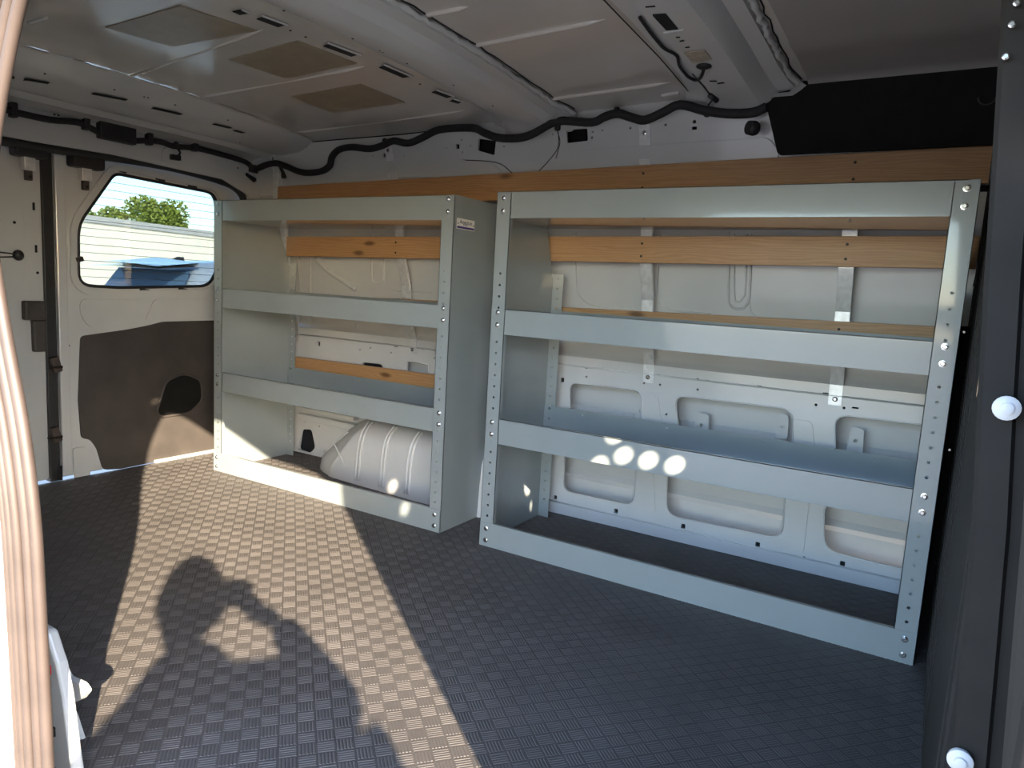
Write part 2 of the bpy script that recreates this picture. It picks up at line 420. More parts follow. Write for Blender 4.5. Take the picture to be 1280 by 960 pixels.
MB().plate([(xw0,1.24),(xw1,1.24),(xw1,1.50),(xw0,1.50)], rh, lambda x, z: (x, y_rail(z), z), (0, 0.01, 0)).build('upper_rail', M['white'], wall_o)
sheet([(y_rail(1.24),1.24),(0.425,1.215),(0.435,1.30)]).build('rail_flange', M['white'], wall_o)
sheet([(0.44,1.20),(0.405,1.54)]).build('rail_shade_backing', M['hole'], wall_o)  # dark sheet gives the rail holes their shade by colour
MB().loft([[(x, y, z) for y, z in ((0.63,-0.30),(0.63,0.9),(0.60,1.15),(0.52,1.40),(0.46,1.56),(0.36,1.60))] for x in (-1.76, 0, 2.6)], closed=False).build('outer_side', M['outer'], wall_o)
MB().box(X1+0.022, X1+0.03, 0.38, 0.62, -0.05, 1.54).build('light_seal_plate', M['trim'], wall_o)  # unseen plate added to stop light leaking into the wall cavity
for a, b in (((700,230),(760,186)),((960,232),(985,200))):
    pass
for pts in ([(575,200),(620,203),(640,216)], [(695,198),(700,178),(697,165)], [(674,214),(697,186),(697,160)], [(728,215),(740,207),(780,205),(790,210)], [(845,205),(860,196),(905,195),(950,192)]):
    P = smoothpath([rail(*p) for p in pts], 5)
    MB().tube([Vector((p.x, p.y-0.0006, p.z)) for p in P], 0.0016, 5).build('panel_seam', M['dark'], wall_o, smooth=True)
# raised pressings on the rail above the top plank
for pts in (((425,222),(440,205),(560,197),(620,207),(630,218),(600,222)), ((705,226),(725,188),(960,172),(975,190),(970,206))):
    MB().plate(rpoly([XZ(rail(*p)) for p in pts], 0.02), [], lambda x, z: (x, y_rail(z)-0.008, z), (0, 0.010, 0)).build('pressing', M['white'], wall_o, bevel=0.006, seg=3)

# wheel arch: a pressed box with chamfered corner and ribs
def wheel_arch():
    base = [(-1.19,0.475),(-1.12,0.345),(-1.00,0.275),(-0.88,0.25),(-0.20,0.225),(-0.08,0.30),(-0.04,0.49)]
    rings = []
    for (z, ins, dx0, dx1) in ((0.0,0,0,0),(0.05,0.004,0.01,0.005),(0.12,0.008,0.09,0.01),(0.20,0.016,0.185,0.02),(0.235,0.03,0.235,0.03),(0.262,0.06,0.29,0.05),(0.275,0.11,0.33,0.08),(0.28,0.25,0.35,0.10)):
        r = []
        for i, (x, y) in enumerate(base):
            w = max(0, min(1, (-0.55-x)/0.64)); e = max(0, min(1, (x+0.30)/0.26))
            r.append((x + dx0*w - dx1*e, min(0.50, y+ins), z))
        rings.append(r)
    # resample each ring smoothly
    rings = [smoothpath([(a[0],a[1],a[2]) for a in r], 4) for r in rings]
    o = MB().loft(rings, closed=False).build('wheel_arch', M['white'], wall_o, smooth=True)
    for x in (-0.80,-0.66,-0.52,-0.36):
        pts = [(x,0.243,0.02),(x,0.249,0.13),(x+.004,0.259,0.20),(x+.008,0.275,0.238),(x+.012,0.306,0.268)]
        for dx in (0, 0.018):
            MB().tube([(p[0]+dx, p[1]-(x+dx+0.80)*0.0368, p[2]) for p in smoothpath(pts, 4)], 0.0065, 6).build('arch_rib', M['white'], o, smooth=True)
    MB().tube(smoothpath([(-1.03,0.285,0.10),(-0.95,0.28,0.16),(-0.89,0.285,0.21)],4), 0.004, 6).build('arch_rib', M['white'], o, smooth=True)
    MB().tube(smoothpath([(-0.95,0.262,0.15),(-0.90,0.254,0.10),(-0.87,0.25,0.06)],4), 0.003, 6).build('arch_rib', M['white'], o, smooth=True)
    rnd = random.Random(3)
    for k in range(9):
        x = rnd.uniform(-0.62,-0.25); z = rnd.uniform(0.17,0.225)
        yy = 0.2525 + (z-0.12)*0.10 - (x+0.5)*0.03 - 0.004
        MB().tube([(x,yy,z),(x+rnd.uniform(.01,.03),yy-.001,z+rnd.uniform(-.012,.008))], 0.0012, 4).build('scuff', M['dark'], o)
wheel_arch()
# horizontal rails in the rear corner under the left unit
for z0, z1, y in ((0.215,0.235,0.465),(0.17,0.20,0.470)):
    MB().box(-1.40,-1.02,y-0.012,y+0.02,z0,z1).build('corner_rail', M['white'], wall_o, bevel=0.004)

# ---------------- rear end (doors at the left of the picture)
wl_o = MB()
wl_o.plate([(YN,1.285),(-0.60,1.292),(-0.30,1.300),(0.20,1.285),(0.335,1.235),(0.36,0.9),(0.36,0.0),(0.50,0.0),(0.50,1.24),(0.36,1.425),(YN,1.425)], [],
    lambda y, z: (X0+0.075, y, z), (-0.06, 0, 0))
wl_o = wl_o.build('wall_left', M['white'], bevel=0.004); tag(wl_o, kind='structure')
# header over the doors: stepped roof beam
hp = [(X0+0.075,1.405),(-1.56,1.418),(-1.52,1.412),(-1.47,1.425),(-1.42,1.418),(-1.38,1.424),(-1.31,1.428),(-1.25,1.447),(-1.205,1.472),(-1.18,1.50)]
ys = [YN+0.02,-1.1,-0.8,-0.5,-0.2,0.1,0.36]
MB().loft([[(x, y, z - (0.010 if y > 0.2 else 0)) for x, z in hp] for y in ys], closed=False).build('rear_header', M['white'], wl_o, smooth=False, auto=20)
hdr = lambda px, py: atf(px, py, lambda x, y, z: z - np.interp(x, [a[0] for a in hp], [a[1] for a in hp]))
def slot(p0, p1, w, f, parent, nm='slot', m_=None, n=(0,0,1)):
    A, B = f(*p0), f(*p1); n = Vector(n)
    MB().bar(A - n*0.001, B - n*0.001, w, 0.002, n.cross(B-A)).build(nm, m_ or M['hole'], parent)
for a, b in (((30,99),(60,104)),((115,117),(157,125)),((190,135),(225,143)),((266,155),(287,160)),((292,163),(303,166)),((0,94),(18,97))):
    slot(a, b, 0.032, hdr, wl_o)
def dot(P, n, r, parent, nm='hole', m_=None, k=8):
    n = Vector(n).normalized()
    MB().lathe(P, n, [(r,0.0),(r*0.9,0.0015)], k).build(nm, m_ or M['hole'], parent)
for p in ((56,92),(143,112),(180,121),(185,122),(219,131),(285,150),(300,178)):
    dot(hdr(*p), (0.3,0,-1), 0.0035, wl_o)
hx = lambda px, py: at(px, py, 0, X0+0.076)
for p in ((22,129),(68,143),(73,144),(172,161),(253,179),(297,210)):
    dot(hx(*p), (1,0,0), 0.004, wl_o)
# crinkled bead of sealant along the roof seam of the header
rnd = random.Random(8)
seam = []
for i in range(60):
    y = YN+0.05 + (0.33-YN-0.05)*i/59
    seam.append((-1.185+rnd.uniform(-.003,.003), y, z_roof(y)-0.006+rnd.uniform(-.003,.002)))
MB().tube(seam, 0.004, 6).build('sealant_bead', M['white_roof'], wl_o, smooth=True)

# doors
def rear_door(name, ya, yb, pxwin, mirror=False):
    m_ = MB()
    outer = rpoly([(ya,0.01),(yb,0.01),(yb,1.1),(yb-0.02,1.27),(yb-0.07,1.33),(ya,1.335)] if not mirror else [(ya,0.01),(yb,0.01),(yb,1.335),(ya,1.33)], 0.02, 3)
    m_.plate(outer, [pxwin], lambda y, z: (X0, y, z), (-0.03, 0, 0))
    d = m_.build(name, M['white'], bevel=0.003); tag(d, kind='structure'); return d
dp = lambda px, py: at(px, py, 0, X0)
win = [YZ(dp(*p)) for p in ((143,214),(262,238),(268,352),(97,358),(97,282))]
win[2] = (0.235, win[3][1]-0.005+0.0); 
win = [YZ(dp(143,215)), (0.225, YZ(dp(262,239))[1]), (0.245, 0.90), (0.19, 0.792), YZ(dp(150,361)), (YZ(dp(97,345))[0], 0.775), YZ(dp(97,280))]
win_r = rpoly([(win[0][0],win[0][1],.03),(win[1][0],win[1][1],.06),(win[2][0],win[2][1],.05),(win[3][0],win[3][1],.06),(win[4][0],win[4][1],.02),(win[5][0],win[5][1],.06),(win[6][0],win[6][1],.05)], 0.03, 6)
d1 = rear_door('door_1', -0.500, 0.40, win_r)
cxw = sum(p[0] for p in win_r)/len(win_r); czw = sum(p[1] for p in win_r)/len(win_r)
def grow(loop, d):
    out = []
    n = len(loop)
    for i in range(n):
        a = Vector(loop[i-1]); b = Vector(loop[(i+1)%n]); t = (b-a)
        if t.length < 1e-9: out.append(loop[i]); continue
        nn = Vector((t.y, -t.x)).normalized(); p = Vector(loop[i])
        if nn.dot(p - Vector((cxw, czw))) < 0: nn = -nn
        out.append(tuple(p + nn*d))
    return out
w1 = MB().plate(win_r, [], lambda y, z: (X0-0.016, y, z), (-0.004, 0, 0)).build('window_1', M['glass']); tag(w1, kind='structure')
sl = [Vector((X0-0.004, y, z)) for y, z in grow(win_r, -0.004)]
MB().tube(sl + [sl[0]], 0.0075, 6, cap=False).build('window_seal', M['black'], w1, smooth=True)
for p in ((151,213),(200,224),(240,233),(228,362),(180,363),(300,300)):
    P = dp(*p)
    if P.y < 0.2: MB().obox(P+Vector((0.002,0,0)), (0.005,0,0),(0,0.02,-0.003),(0,0.001,0.007)).build('seal_clip', M['black'], w1)
# defroster lines
dl = MB()
zs = np.linspace(0.815, 1.235, 14)
for z in zs:
    ysx = []
    n = len(win_r)
    for i in range(n):
        a = win_r[i]; b = win_r[(i+1)%n]
        if (a[1]-z)*(b[1]-z) < 0: ysx.append(a[0]+(b[0]-a[0])*(z-a[1])/(b[1]-a[1]))
    if len(ysx) >= 2: dl.box(X0-0.0158, X0-0.0150, min(ysx), max(ysx), z-0.0009, z+0.0009)
dl.build('defroster_lines', M['line'], w1)
# raised frame round the window and pressed pocket below it
fr_o = grow(win_r, 0.032); fr_i = grow(win_r, 0.008)
MB().plate(fr_o, [fr_i], lambda y, z: (X0+0.012, y, z), (-0.012, 0, 0)).build('window_frame', M['white'], d1, bevel=0.006)
pk = rpoly([YZ(dp(*p)) for p in ((98,374),(188,374),(176,400),(150,409),(110,409),(100,395))], 0.04)
MB().plate(pk, [], lambda y, z: (X0+0.010, y, z), (-0.010, 0, 0)).build('pressed_pocket', M['white'], d1, bevel=0.008, seg=3)
pk = rpoly([YZ(dp(*p)) for p in ((192,374),(262,374),(262,395),(200,396),(180,401))], 0.02)
MB().plate(pk, [], lambda y, z: (X0+0.006, y, z), (-0.006, 0, 0)).build('pressed_pocket', M['white'], d1, bevel=0.005, seg=3)
# edge flange of the door with slots
MB().box(X0, X0+0.020, -0.492, -0.455, 0.02, 1.27).build('edge_flange', M['white'], d1, bevel=0.004)
dpx = lambda px, py: at(px, py, 0, X0+0.001)
for p in ((78,262),(80,308)):
    P = dpx(*p); MB().box(P.x, P.x+0.0015, P.y-0.004, P.y+0.004, P.z-0.014, P.z+0.014).build('slot', M['hole'], d1)
for p in ((81,342),(83,385),(86,432),(84,518),(98,579)): dot(dpx(*p), (1,0,0), 0.0045, d1)
# black lower panel with a round recess
bp_ = rpoly([YZ(dp(*p)) for p in ((100,420),(158,412),(184,407),(203,402))] + [(0.34, YZ(dp(262,400))[1]), (0.34, 0.012)] + [YZ(dp(*p)) for p in ((150,586),(128,587),(120,560),(112,549),(101,548),(97,500))], 0.018, 4)
blk = MB().plate(bp_, [], lambda y, z: (X0+0.006, y, z), (-0.006, 0, 0)).build('lower_panel', M['panel'], d1, bevel=0.003)
rc = rpoly([YZ(dp(*p)) for p in ((200,521),(194,515),(206,476),(228,466),(250,474),(252,500),(236,516))], 0.03, 5)
pts = [Vector((X0+0.008, y, z)) for y, z in rc]
MB().tube(pts+[pts[0]], 0.006, 6, cap=False).build('recess_rim', M['panel'], blk, smooth=True)
MB().plate(rc, [], lambda y, z: (X0+0.0085, y, z), (-0.002, 0, 0)).build('recess_disc', M['trim'], blk)
pk = rpoly([YZ(dp(*p)) for p in ((90,560),(108,558),(112,596),(92,600))], 0.015)
MB().plate(pk, [], lambda y, z: (X0+0.008, y, z), (-0.008, 0, 0)).build('pressed_pocket', M['white'], d1, bevel=0.005)
# window catch
P = dp(97,324); MB().obox(P+Vector((0.012,0,0)), (0.012,0,0),(0,0.012,0.004),(0,-0.003,0.009)).build('window_catch', M['seal'], d1, bevel=0.003)
# second door
d2win = rpoly([(-1.25,0.80),(-0.80,0.80),(-0.745,0.86),(-0.745,1.10),(-0.82,1.22),(-1.22,1.22)], 0.05)
d2 = rear_door('door_2', -1.42, -0.532, d2win, True)
w2 = MB().plate(d2win, [], lambda y, z: (X0-0.016, y, z), (-0.004, 0, 0)).build('window_2', M['glass']); tag(w2, kind='structure')
sl = [Vector((X0-0.004, y, z)) for y, z in d2win]
MB().tube(sl+[sl[0]], 0.0085, 6, cap=False).build('window_seal', M['black'], w2, smooth=True)
fr = rpoly([(-0.66,0.70),(-0.60,0.80),(-0.60,1.15),(-0.66,1.25),(-1.30,1.25),(-1.30,0.70)], 0.04)
cxw, czw = -1.0, 1.0
MB().plate(fr, [grow(d2win, 0.012)], lambda y, z: (X0+0.014, y, z), (-0.014, 0, 0)).build('window_frame', M['white'], d2, bevel=0.008, seg=3)
for p in ((42,258),(45,311)):
    P = dpx(*p); MB().box(P.x, P.x+0.0015, P.y-0.004, P.y+0.004, P.z-0.014, P.z+0.014).build('slot', M['hole'], d2)
for p in ((47,341),(18,278)): dot(at(*p, 0, X0+0.015 if p[0] < 30 else X0+0.001), (1,0,0), 0.0055, d2)
MB().box(X0-0.028, X0+0.012, -0.535, -0.496, 0.0, 1.33).build('centre_weatherstrip', M['black'], d2, bevel=0.004)
P = at(22,319,0,X0+0.014)
kn = MB().lathe(P, (1,0,0), [(0.018,0),(0.020,0.006),(0.014,0.016),(0.004,0.02)], 14).build('defroster_plug', M['black'], d2, smooth=True)
for dz in (0.006,-0.010): MB().tube([(P.x+0.008, P.y, P.z+dz*.5),(P.x+0.008, P.y-0.05, P.z+dz),(P.x+0.004, P.y-0.16, P.z+dz*1.4)], 0.0028, 6).build('wire', M['black'], d2)
a, b = at(29,376,0,X0+0.02), at(57,400,0,X0+0.02); c = at(45,440,0,X0+0.02)
lb = MB().box(X0, X0+0.032, a.y, b.y, b.z, a.z).build('latch_box', M['panel'], d2, bevel=0.006)
MB().box(X0, X0+0.026, a.y+0.03, b.y, c.z, b.z).build('latch_body', M['panel'], d2, bevel=0.006)
# strikers on the edge of door 1
for py in (455, 542):
    P = dp(66, py)
    s_ = MB().obox(P+Vector((0.02,0,0)), (0.012,0,0),(0,0.016,0.004),(0,-0.008,0.03)).build('latch_striker', M['seal'], d1, bevel=0.005)
    MB().tube([P+Vector((0.025,-0.03,-0.01)), P+Vector((0.03,0.02,-0.01))], 0.006, 8).build('striker_pin', M['dark'], s_)
P = dp(73,590); MB().box(X0+0.019,X0+0.0215,P.y-0.005,P.y+0.005,P.z-0.03,P.z+0.03).build('slot', M['hole'], d1)
# latch housings at the top of both doors
for (x0_, x1_, y0_, y1_, par) in ((18,60,178,199,d2),(90,131,190,213,d1)):
    A = at(x0_, y0_, 0, X0+0.05); B = at(x1_, y1_, 0, X0+0.05)
    h = MB().box(X0+0.0, X0+0.06, A.y, B.y, B.z-0.004, A.z).build('latch_housing', M['black'], par, bevel=0.010, seg=3)
    cy_ = (A.y+B.y)/2
    MB().box(X0+0.01, X0+0.045, cy_-0.022, cy_+0.016, B.z-0.05, B.z).build('latch_arm', M['steel'], h, bevel=0.003)
    MB().box(X0+0.012, X0+0.034, cy_-0.012, cy_+0.010, B.z-0.085, B.z-0.045).build('latch_tongue', M['seal'], h, bevel=0.003)
    MB().lathe((X0+0.034, cy_-0.001, B.z-0.072), (1,0,0), [(0.006,0),(0.006,0.004)], 10).build('latch_bolt', M['dark'], h)
# weatherstrip round the opening
ws = [(X0+0.05,YN+0.05,1.270),(X0+0.05,-0.70,1.278),(X0+0.05,-0.45,1.286),(X0+0.05,-0.2,1.297),(X0+0.05,0.0,1.297),(X0+0.05,0.20,1.281),(X0+0.05,0.29,1.258),(X0+0.05,0.335,1.21),(X0+0.05,0.352,1.10),(X0+0.05,0.355,0.7),(X0+0.05,0.355,0.02)]
MB().tube(smoothpath(ws, 5), 0.018, 8).build('weatherstrip', M['black'], wl_o, smooth=True)
# lamp pocket pressing over the door
P = hx(217,195)
pk = rpoly([(P.y-0.06,P.z-0.035),(P.y+0.06,P.z-0.03),(P.y+0.05,P.z+0.03),(P.y-0.05,P.z+0.028)], 0.025)
MB().plate(pk, [], lambda y, z: (X0+0.081, y, z), (-0.008, 0, 0)).build('pressed_pocket', M['white'], wl_o, bevel=0.004)

# ---------------- roof
ceil = MB()
ny = [0.42,0.375,0.2,0,-0.25,-0.52,-0.8,-1.1,YN]
ceil.loft([[(x, y, z_roof(y, x)) for y in ny] for x in (-1.72,-1.0,-0.7,0.0,0.6,1.1,2.6)], closed=False)
ceil.loft([[(x, y, z_roof(y, x)+0.03) for y in ny] for x in (-1.72,-1.0,-0.7,0.0,0.6,1.1,2.6)], closed=False)
ceil = ceil.build('ceiling', M['white_roof'], smooth=True, fix=False); tag(ceil, kind='structure')
MB().tube([(x,0.352,z_roof(0.352,x)-0.003) for x in (-1.60,-0.7,0.6,1.3)], 0.0035, 6).build('roof_seam', M['hole'], ceil)
def rbead(a, b, r=0.011):
    A, B = roofp(*a), roofp(*b); d = (B-A).normalized()
    n = 12; MB().tube([A+(B-A)*i/n for i in range(n+1)], [0.001]+[r]*(n-1)+[0.001], 8).build('roof_bead', M['white_roof'], ceil, smooth=True)
for a, b in (((455,83),(245,122)),((580,138),(365,166)),((757,24),(530,69)),((838,103),(640,130)),((850,115),(826,119)),((585,8),(470,30)),((330,36),(152,98)),((60,20),(35,28))):
    rbead(a, b, 0.008)
def pad(pts):
    MB().plate([XY for XY in ((roofp(*p).x, roofp(*p).y) for p in pts)], [], lambda x, y: (x, y, z_roof(y, x)-0.0035), (0,0,0.003)).build('damping_pad', M['pad'], ceil)
pad([(132,33),(225,6),(322,37),(215,57)])
pad([(286,73),(372,50),(446,78),(357,97)])
pad([(364,119),(450,104),(506,127),(418,141)])
# roof bows: hat sections across the van
def bow(xc, prof, nm, slots=(), y0=0.33):
    yy = [YN+0.02,-1.1,-0.8,-0.52,-0.25,0,0.15,0.25,y0]
    rings = []
    for y in yy:
        e = max(0, (y-0.15)/0.18); dz = -0.012*e*e
        rings.append([(xc + dx*(1+0.25*e*e), y, z_roof(y, xc) + dzp + (dz if dzp < -0.005 else 0)) for dx, dzp in prof])
    return MB().loft(rings, closed=False).build(nm, M['white'], ceil, auto=22)
prof1 = [(-0.125,0.0),(-0.125,-0.010),(-0.075,-0.030),(-0.065,-0.040),(-0.02,-0.052),(0.035,-0.052),(0.075,-0.040),(0.095,-0.018),(0.135,-0.014),(0.137,0.0)]
b1 = bow(-0.085, prof1, 'roof_bow')
prof2 = [(-0.15,0.0),(-0.15,-0.008),(-0.10,-0.012),(-0.085,-0.030),(-0.07,-0.048),(0.045,-0.052),(0.065,-0.040),(0.085,-0.016),(0.125,-0.012),(0.127,0.0)]
b2 = bow(0.665, prof2, 'roof_bow')
b2['label'] = 'roof bow with cable and grommet'
def bowsurf(xc, prof):
    dx = [p[0]+xc for p in prof[1:-1]]; dz = [p[1] for p in prof[1:-1]]
    return lambda px, py: atf(px, py, lambda x, y, z: z - (z_roof(y, xc) + np.interp(x, dx, dz)))
s1 = bowsurf(-0.085, prof1); s2 = bowsurf(0.665, prof2)
for a, b in (((325,22),(352,32)),((408,56),(443,69)),((478,83),(508,96)),((543,114),(562,121)),((565,125),(575,128)),((296,13),(305,17))):
    slot(a, b, 0.030, s1, b1)
    A, B = s1(*a), s1(*b)
    n_ = Vector((0,0,1)).cross(B-A).normalized()
    MB().bar(A-(B-A)*.1+n_*(-0.019)-Vector((0,0,.001)), B+(B-A)*.1+n_*(-0.019)-Vector((0,0,.001)), 0.004, 0.004, n_).build('slot_lip', M['white'], b1)
for p in ((355,13),(441,48),(475,63),(479,65),(509,79),(567,106),(616,132),(363,38),(382,46),(525,105)):
    dot(s1(*p), (0,0,-1), 0.0035, b1)
q = [s2(*p) for p in ((816,17),(832,16),(848,36),(833,37))]
MB().plate([(v.x, v.y) for v in q], [], lambda x, y: (x, y, min(v.z for v in q)-0.0015), (0,0,0.004)).build('access_hole', M['hole'], b2)
A, B = s2(830,41), s2(856,37); MB().bar(A, B, 0.008, 0.006, (0,1,0)).build('slot_lip', M['white'], b2, bevel=0.002)
for a, b in (((807,8),(819,7)),((845,46),(850,46)),((850,51),(855,50)),((857,59),(862,58)),((887,101),(896,101)),((897,104),(905,103)),((907,125),(921,123))):
    slot(a, b, 0.006, s2, b2)
q = [s2(*p) for p in ((855,63),(881,61),(890,74),(866,78))]
MB().plate([(v.x, v.y) for v in q], [], lambda x, y: (x, y, min(v.z for v in q)-0.001), (0,0,0.002)).build('paper_label', M['paper'], b2)
P = s2(880,82); gr = MB().lathe(P, (0,0,-1), [(0.020,0),(0.020,0.004),(0.012,0.008),(0.006,0.010)], 16).build('grommet', M['black'], b2, smooth=True)
for p in ((858,12),(892,53)): A = s2(*p); MB().tube([A,A+Vector((0.004,0.012,0))],0.0014,4).build('scuff', M['hole'], b2)
def crinkle(x0, ya, yb, seed, nm='sealant_bead', par=b1):
    rnd = random.Random(seed); pts = []; rr = []
    n = 90
    for i in range(n):
        y = ya + (yb-ya)*i/(n-1)
        e = max(0, (y-0.15)/0.18)
        pts.append((x0 + 0.03*e*e + rnd.uniform(-.004,.004), y, z_roof(y, x0)-0.010+rnd.uniform(-.004,.003))); rr.append(0.0075+rnd.uniform(-.002,.003))
    MB().tube(pts, rr, 7).build(nm, M['white'], par, smooth=True)
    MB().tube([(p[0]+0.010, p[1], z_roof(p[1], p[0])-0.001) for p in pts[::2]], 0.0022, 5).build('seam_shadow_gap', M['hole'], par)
crinkle(0.060, -1.3, 0.33, 5); crinkle(0.805, -1.3, 0.30, 6, par=b2)
MB().tube([(0.50, -1.3, z_roof(-1.3, .5)-0.006)]+[(0.505, y, z_roof(y, .5)-0.009) for y in (-.8,-.4,0,.3)], 0.0018, 5).build('panel_seam', M['dark'], b2)
# bow ends: gussets meeting the side rail
for xc, par, gz in ((-0.06,b1,0.018),(0.70,b2,0.035)):
    MB().loft([[(xc-0.12,0.27,1.43+gz),(xc+0.10,0.27,1.43+gz),(xc+0.13,0.27,1.455+gz)],[(xc-0.14,0.33,1.425+gz),(xc+0.11,0.33,1.425+gz),(xc+0.15,0.33,1.45+gz)],[(xc-0.15,0.365,1.405+gz),(xc+0.12,0.365,1.405+gz),(xc+0.16,0.365,1.43+gz)]], closed=False).build('bow_gusset', M['white'], par, smooth=True)
    for dx, dy in ((-0.09,0.29),(-0.05,0.30),(0.0,0.285),(0.04,0.30)):
        MB().box(xc+dx-0.010,xc+dx+0.010,dy-0.004,dy+0.004,1.422+gz,1.431+gz).build('slot', M['hole'], par)

# ---------------- near side body with the open sliding door
edge = [(0.150,-0.35),(0.150,-0.04),(0.147,0.08),(0.138,0.354),(0.130,0.492),(0.106,0.62),(0.070,0.735),(0.036,0.86),(0.030,0.94),(0.052,1.03),(0.108,1.15),(0.160,1.225),(0.25,1.268),(0.45,1.28),(1.16,1.26),(1.29,1.19),(1.332,1.05),(1.335,0.8),(1.335,-0.35)]
edge = [(p.x, p.y) for p in smoothpath([(a, b, 0) for a, b in edge], 4)]
nb = MB()
oh = [(x + (-0.035 if x < 0.6 else 0.02), z + (0.035 if z > 1.1 else 0)) for x, z in edge]
q2 = rpoly([(-1.45,0.72),(-0.35,0.72),(-0.25,0.80),(-0.30,1.20),(-1.40,1.20)], 0.06)
nb.plate([(-1.75,-0.35)]+oh+[(3.2,-0.35),(3.2,1.56),(-1.75,1.56)], [rpoly([(1.50,0.90),(1.765,0.90),(1.765,1.40),(1.53,1.40)],0.03), rpoly([(2.02,0.80),(3.0,0.80),(3.0,1.53),(2.02,1.53)],0.05)], lambda x, z: (x, YN-0.045, z), (0, 0.03, 0))  # unseen cab openings shaped to pass sun spots, solid between to shade the post
nb = nb.build('wall_front', M['outer']); tag(nb, kind='structure')
MB().plate([(-1.75,0.0)]+[(x-0.12,z) for x,z in edge if z > 0.0 and x < 0.6 ]+[(0.45,1.48),(-1.75,1.48)], [], lambda x, z: (x, YN+0.03, z), (0, -0.012, 0)).build('inner_pillar_panel', M['white'], nb)
MB().box(-1.75, 1.9, YN-0.04, YN+0.03, -0.35, -0.045).build('door_sill', M['outer'], nb, bevel=0.01)
seal_pts = [(x, z) for x, z in edge if z > -0.30]
ws_ = MB()
for off, yo, r in ((-0.006,0.004,0.009),(0.006,-0.002,0.0085),(0.018,-0.010,0.0075),(0.029,-0.014,0.0065),(0.040,-0.016,0.006)):
    P = []
    for i, (x, z) in enumerate(seal_pts):
        x += 0.009*max(0, 1-max(0, x-0.2)*4)
        a = Vector(seal_pts[max(i-1,0)]); b = Vector(seal_pts[min(i+1,len(seal_pts)-1)]); t = (b-a).normalized(); nrm = Vector((-t.y, t.x))
        P.append((x+nrm.x*off, YN-0.012+yo, z+nrm.y*off))
    ws_.tube(P, r, 8)
ws_.build('door_seal', M['seal'], nb, smooth=True)
# white lower corner of the door jamb with its sheet metal lips
jp = lambda px, py: at(px, py, 1, -1.36)
MB().plate([XZ(jp(*p)) for p in ((40,780),(57,790),(70,830),(78,870),(86,935),(92,975),(40,1010))], [], lambda x, z: (x, -1.36, z), (0, 0.02, 0)).build('jamb_corner', M['white'], nb, bevel=0.006, seg=3)
MB().plate(rpoly([XZ(at(*p, 1, -1.31)) for p in ((54,788),(66,812),(82,848),(100,856),(107,866),(98,877),(78,876),(58,860))], 0.008), [], lambda x, z: (x, -1.31, z), (0, 0.012, 0)).build('jamb_lip', M['white'], nb, bevel=0.005, seg=3)
MB().plate(rpoly([XZ(at(*p, 1, -1.30)) for p in ((78,885),(88,893),(98,925),(108,944),(104,950),(90,946))], 0.006), [], lambda x, z: (x, -1.30, z), (0, 0.012, 0)).build('jamb_foot', M['steel'], nb, bevel=0.004, seg=3)
P = at(59,838,1,-1.372); MB().box(P.x-0.005,P.x+0.005,P.y-0.001,P.y+0.004,P.z-0.008,P.z+0.008).build('hole', M['red'], nb)
P = at(64,915,1,-1.372); MB().box(P.x-0.006,P.x+0.006,P.y-0.001,P.y+0.004,P.z-0.008,P.z+0.008).build('hole', M['hole'], nb)

# ---------------- partition behind the seats (right)
pr = MB()
ovals = []
def sunback(P, xp):                                             # where the light that reaches P crosses the plane x = xp
    t = (xp - P.x)/SUN.x; return (P.y + t*SUN.y, P.z + t*SUN.z)
def oval(c, ry=0.023, rz=0.030, sk=0.008): return [(c[0]+ry*math.cos(a)-sk*math.sin(a), c[1]+rz*math.sin(a)) for a in [2*math.pi*k/18 for k in range(18)]]
rowc = [sunback(at(px, py, 1, 0.0), X1) for px, py in ((749,580),(779,569),(810,575),(843,581))]
st_y = (rowc[3][0]-rowc[1][0])/2; st_z = (rowc[3][1]-rowc[1][1])/2
ovals = [oval(c) for c in rowc]
ovals += [oval((c[0]+st_y*0.5+0.002, c[1]+0.074)) for c in rowc]
ovals.append(circ(*sunback(at(663,632,0,0.0), X1), 0.008, 10, 0.022))
fl = [(-0.82,0.0),(-0.40,0.0),(-0.40,1.56),(-0.82,1.56)]
pr.plate(fl, ovals, lambda y, z: (X1, y, z), (0.006, 0, 0))
# ribbed faces both sides of the flat field
def ribs(ya, yb):
    prf = []; y = ya; w = 0.052; k = 0
    while y < yb-1e-6:
        y2 = min(y+w, yb); prf.append((y, 0.0 if k % 2 == 0 else 0.012)); prf.append((y2-0.006, 0.0 if k % 2 == 0 else 0.012)); y = y2; k += 1
    prf.append((yb, 0.0))
    return prf
for ya, yb in ((-0.40,0.515),(-1.00,-0.82)):
    pf = ribs(ya, yb)
    pr.loft([[(X1+dx, y, z) for y, dx in pf] for z in (0.0,0.5,1.0,1.56)], closed=False)
pr = pr.build('wall_right', M['part']); tag(pr, kind='structure')
# near edge post and panel; holes added so low sun casts small spots
eh = []
for P_ in (at(545,595,1,0.0), at(556,593,0,-0.166), at(490,608,1,0.24), at(505,636,1,0.0)):
    c_ = sunback(P_, X1+0.05); eh.append(circ(c_[0], c_[1], 0.015, 12, 0.028))
MB().plate([(-1.42,0.0),(-1.04,0.0),(-1.04,1.56),(-1.42,1.56)], eh, lambda y, z: (X1+0.05, y, z), (0.004, 0, 0)).build('pillar_panel', M['pillar'], pr)
pst = MB()
L_ = [at(px, py, 1, -1.05) for px, py in ((1188,975),(1203,800),(1215,650),(1222,500),(1230,350),(1240,200),(1252,0))]
pst.loft([[(p.x, -1.05, p.z), (p.x+0.004, -1.056, p.z), (p.x+0.030, -1.056, p.z), (p.x+0.034, -1.048, p.z), (p.x+0.10, -1.048, p.z)] for p in [Vector((L_[0].x+0.03,0,0.0))]+L_], closed=False)
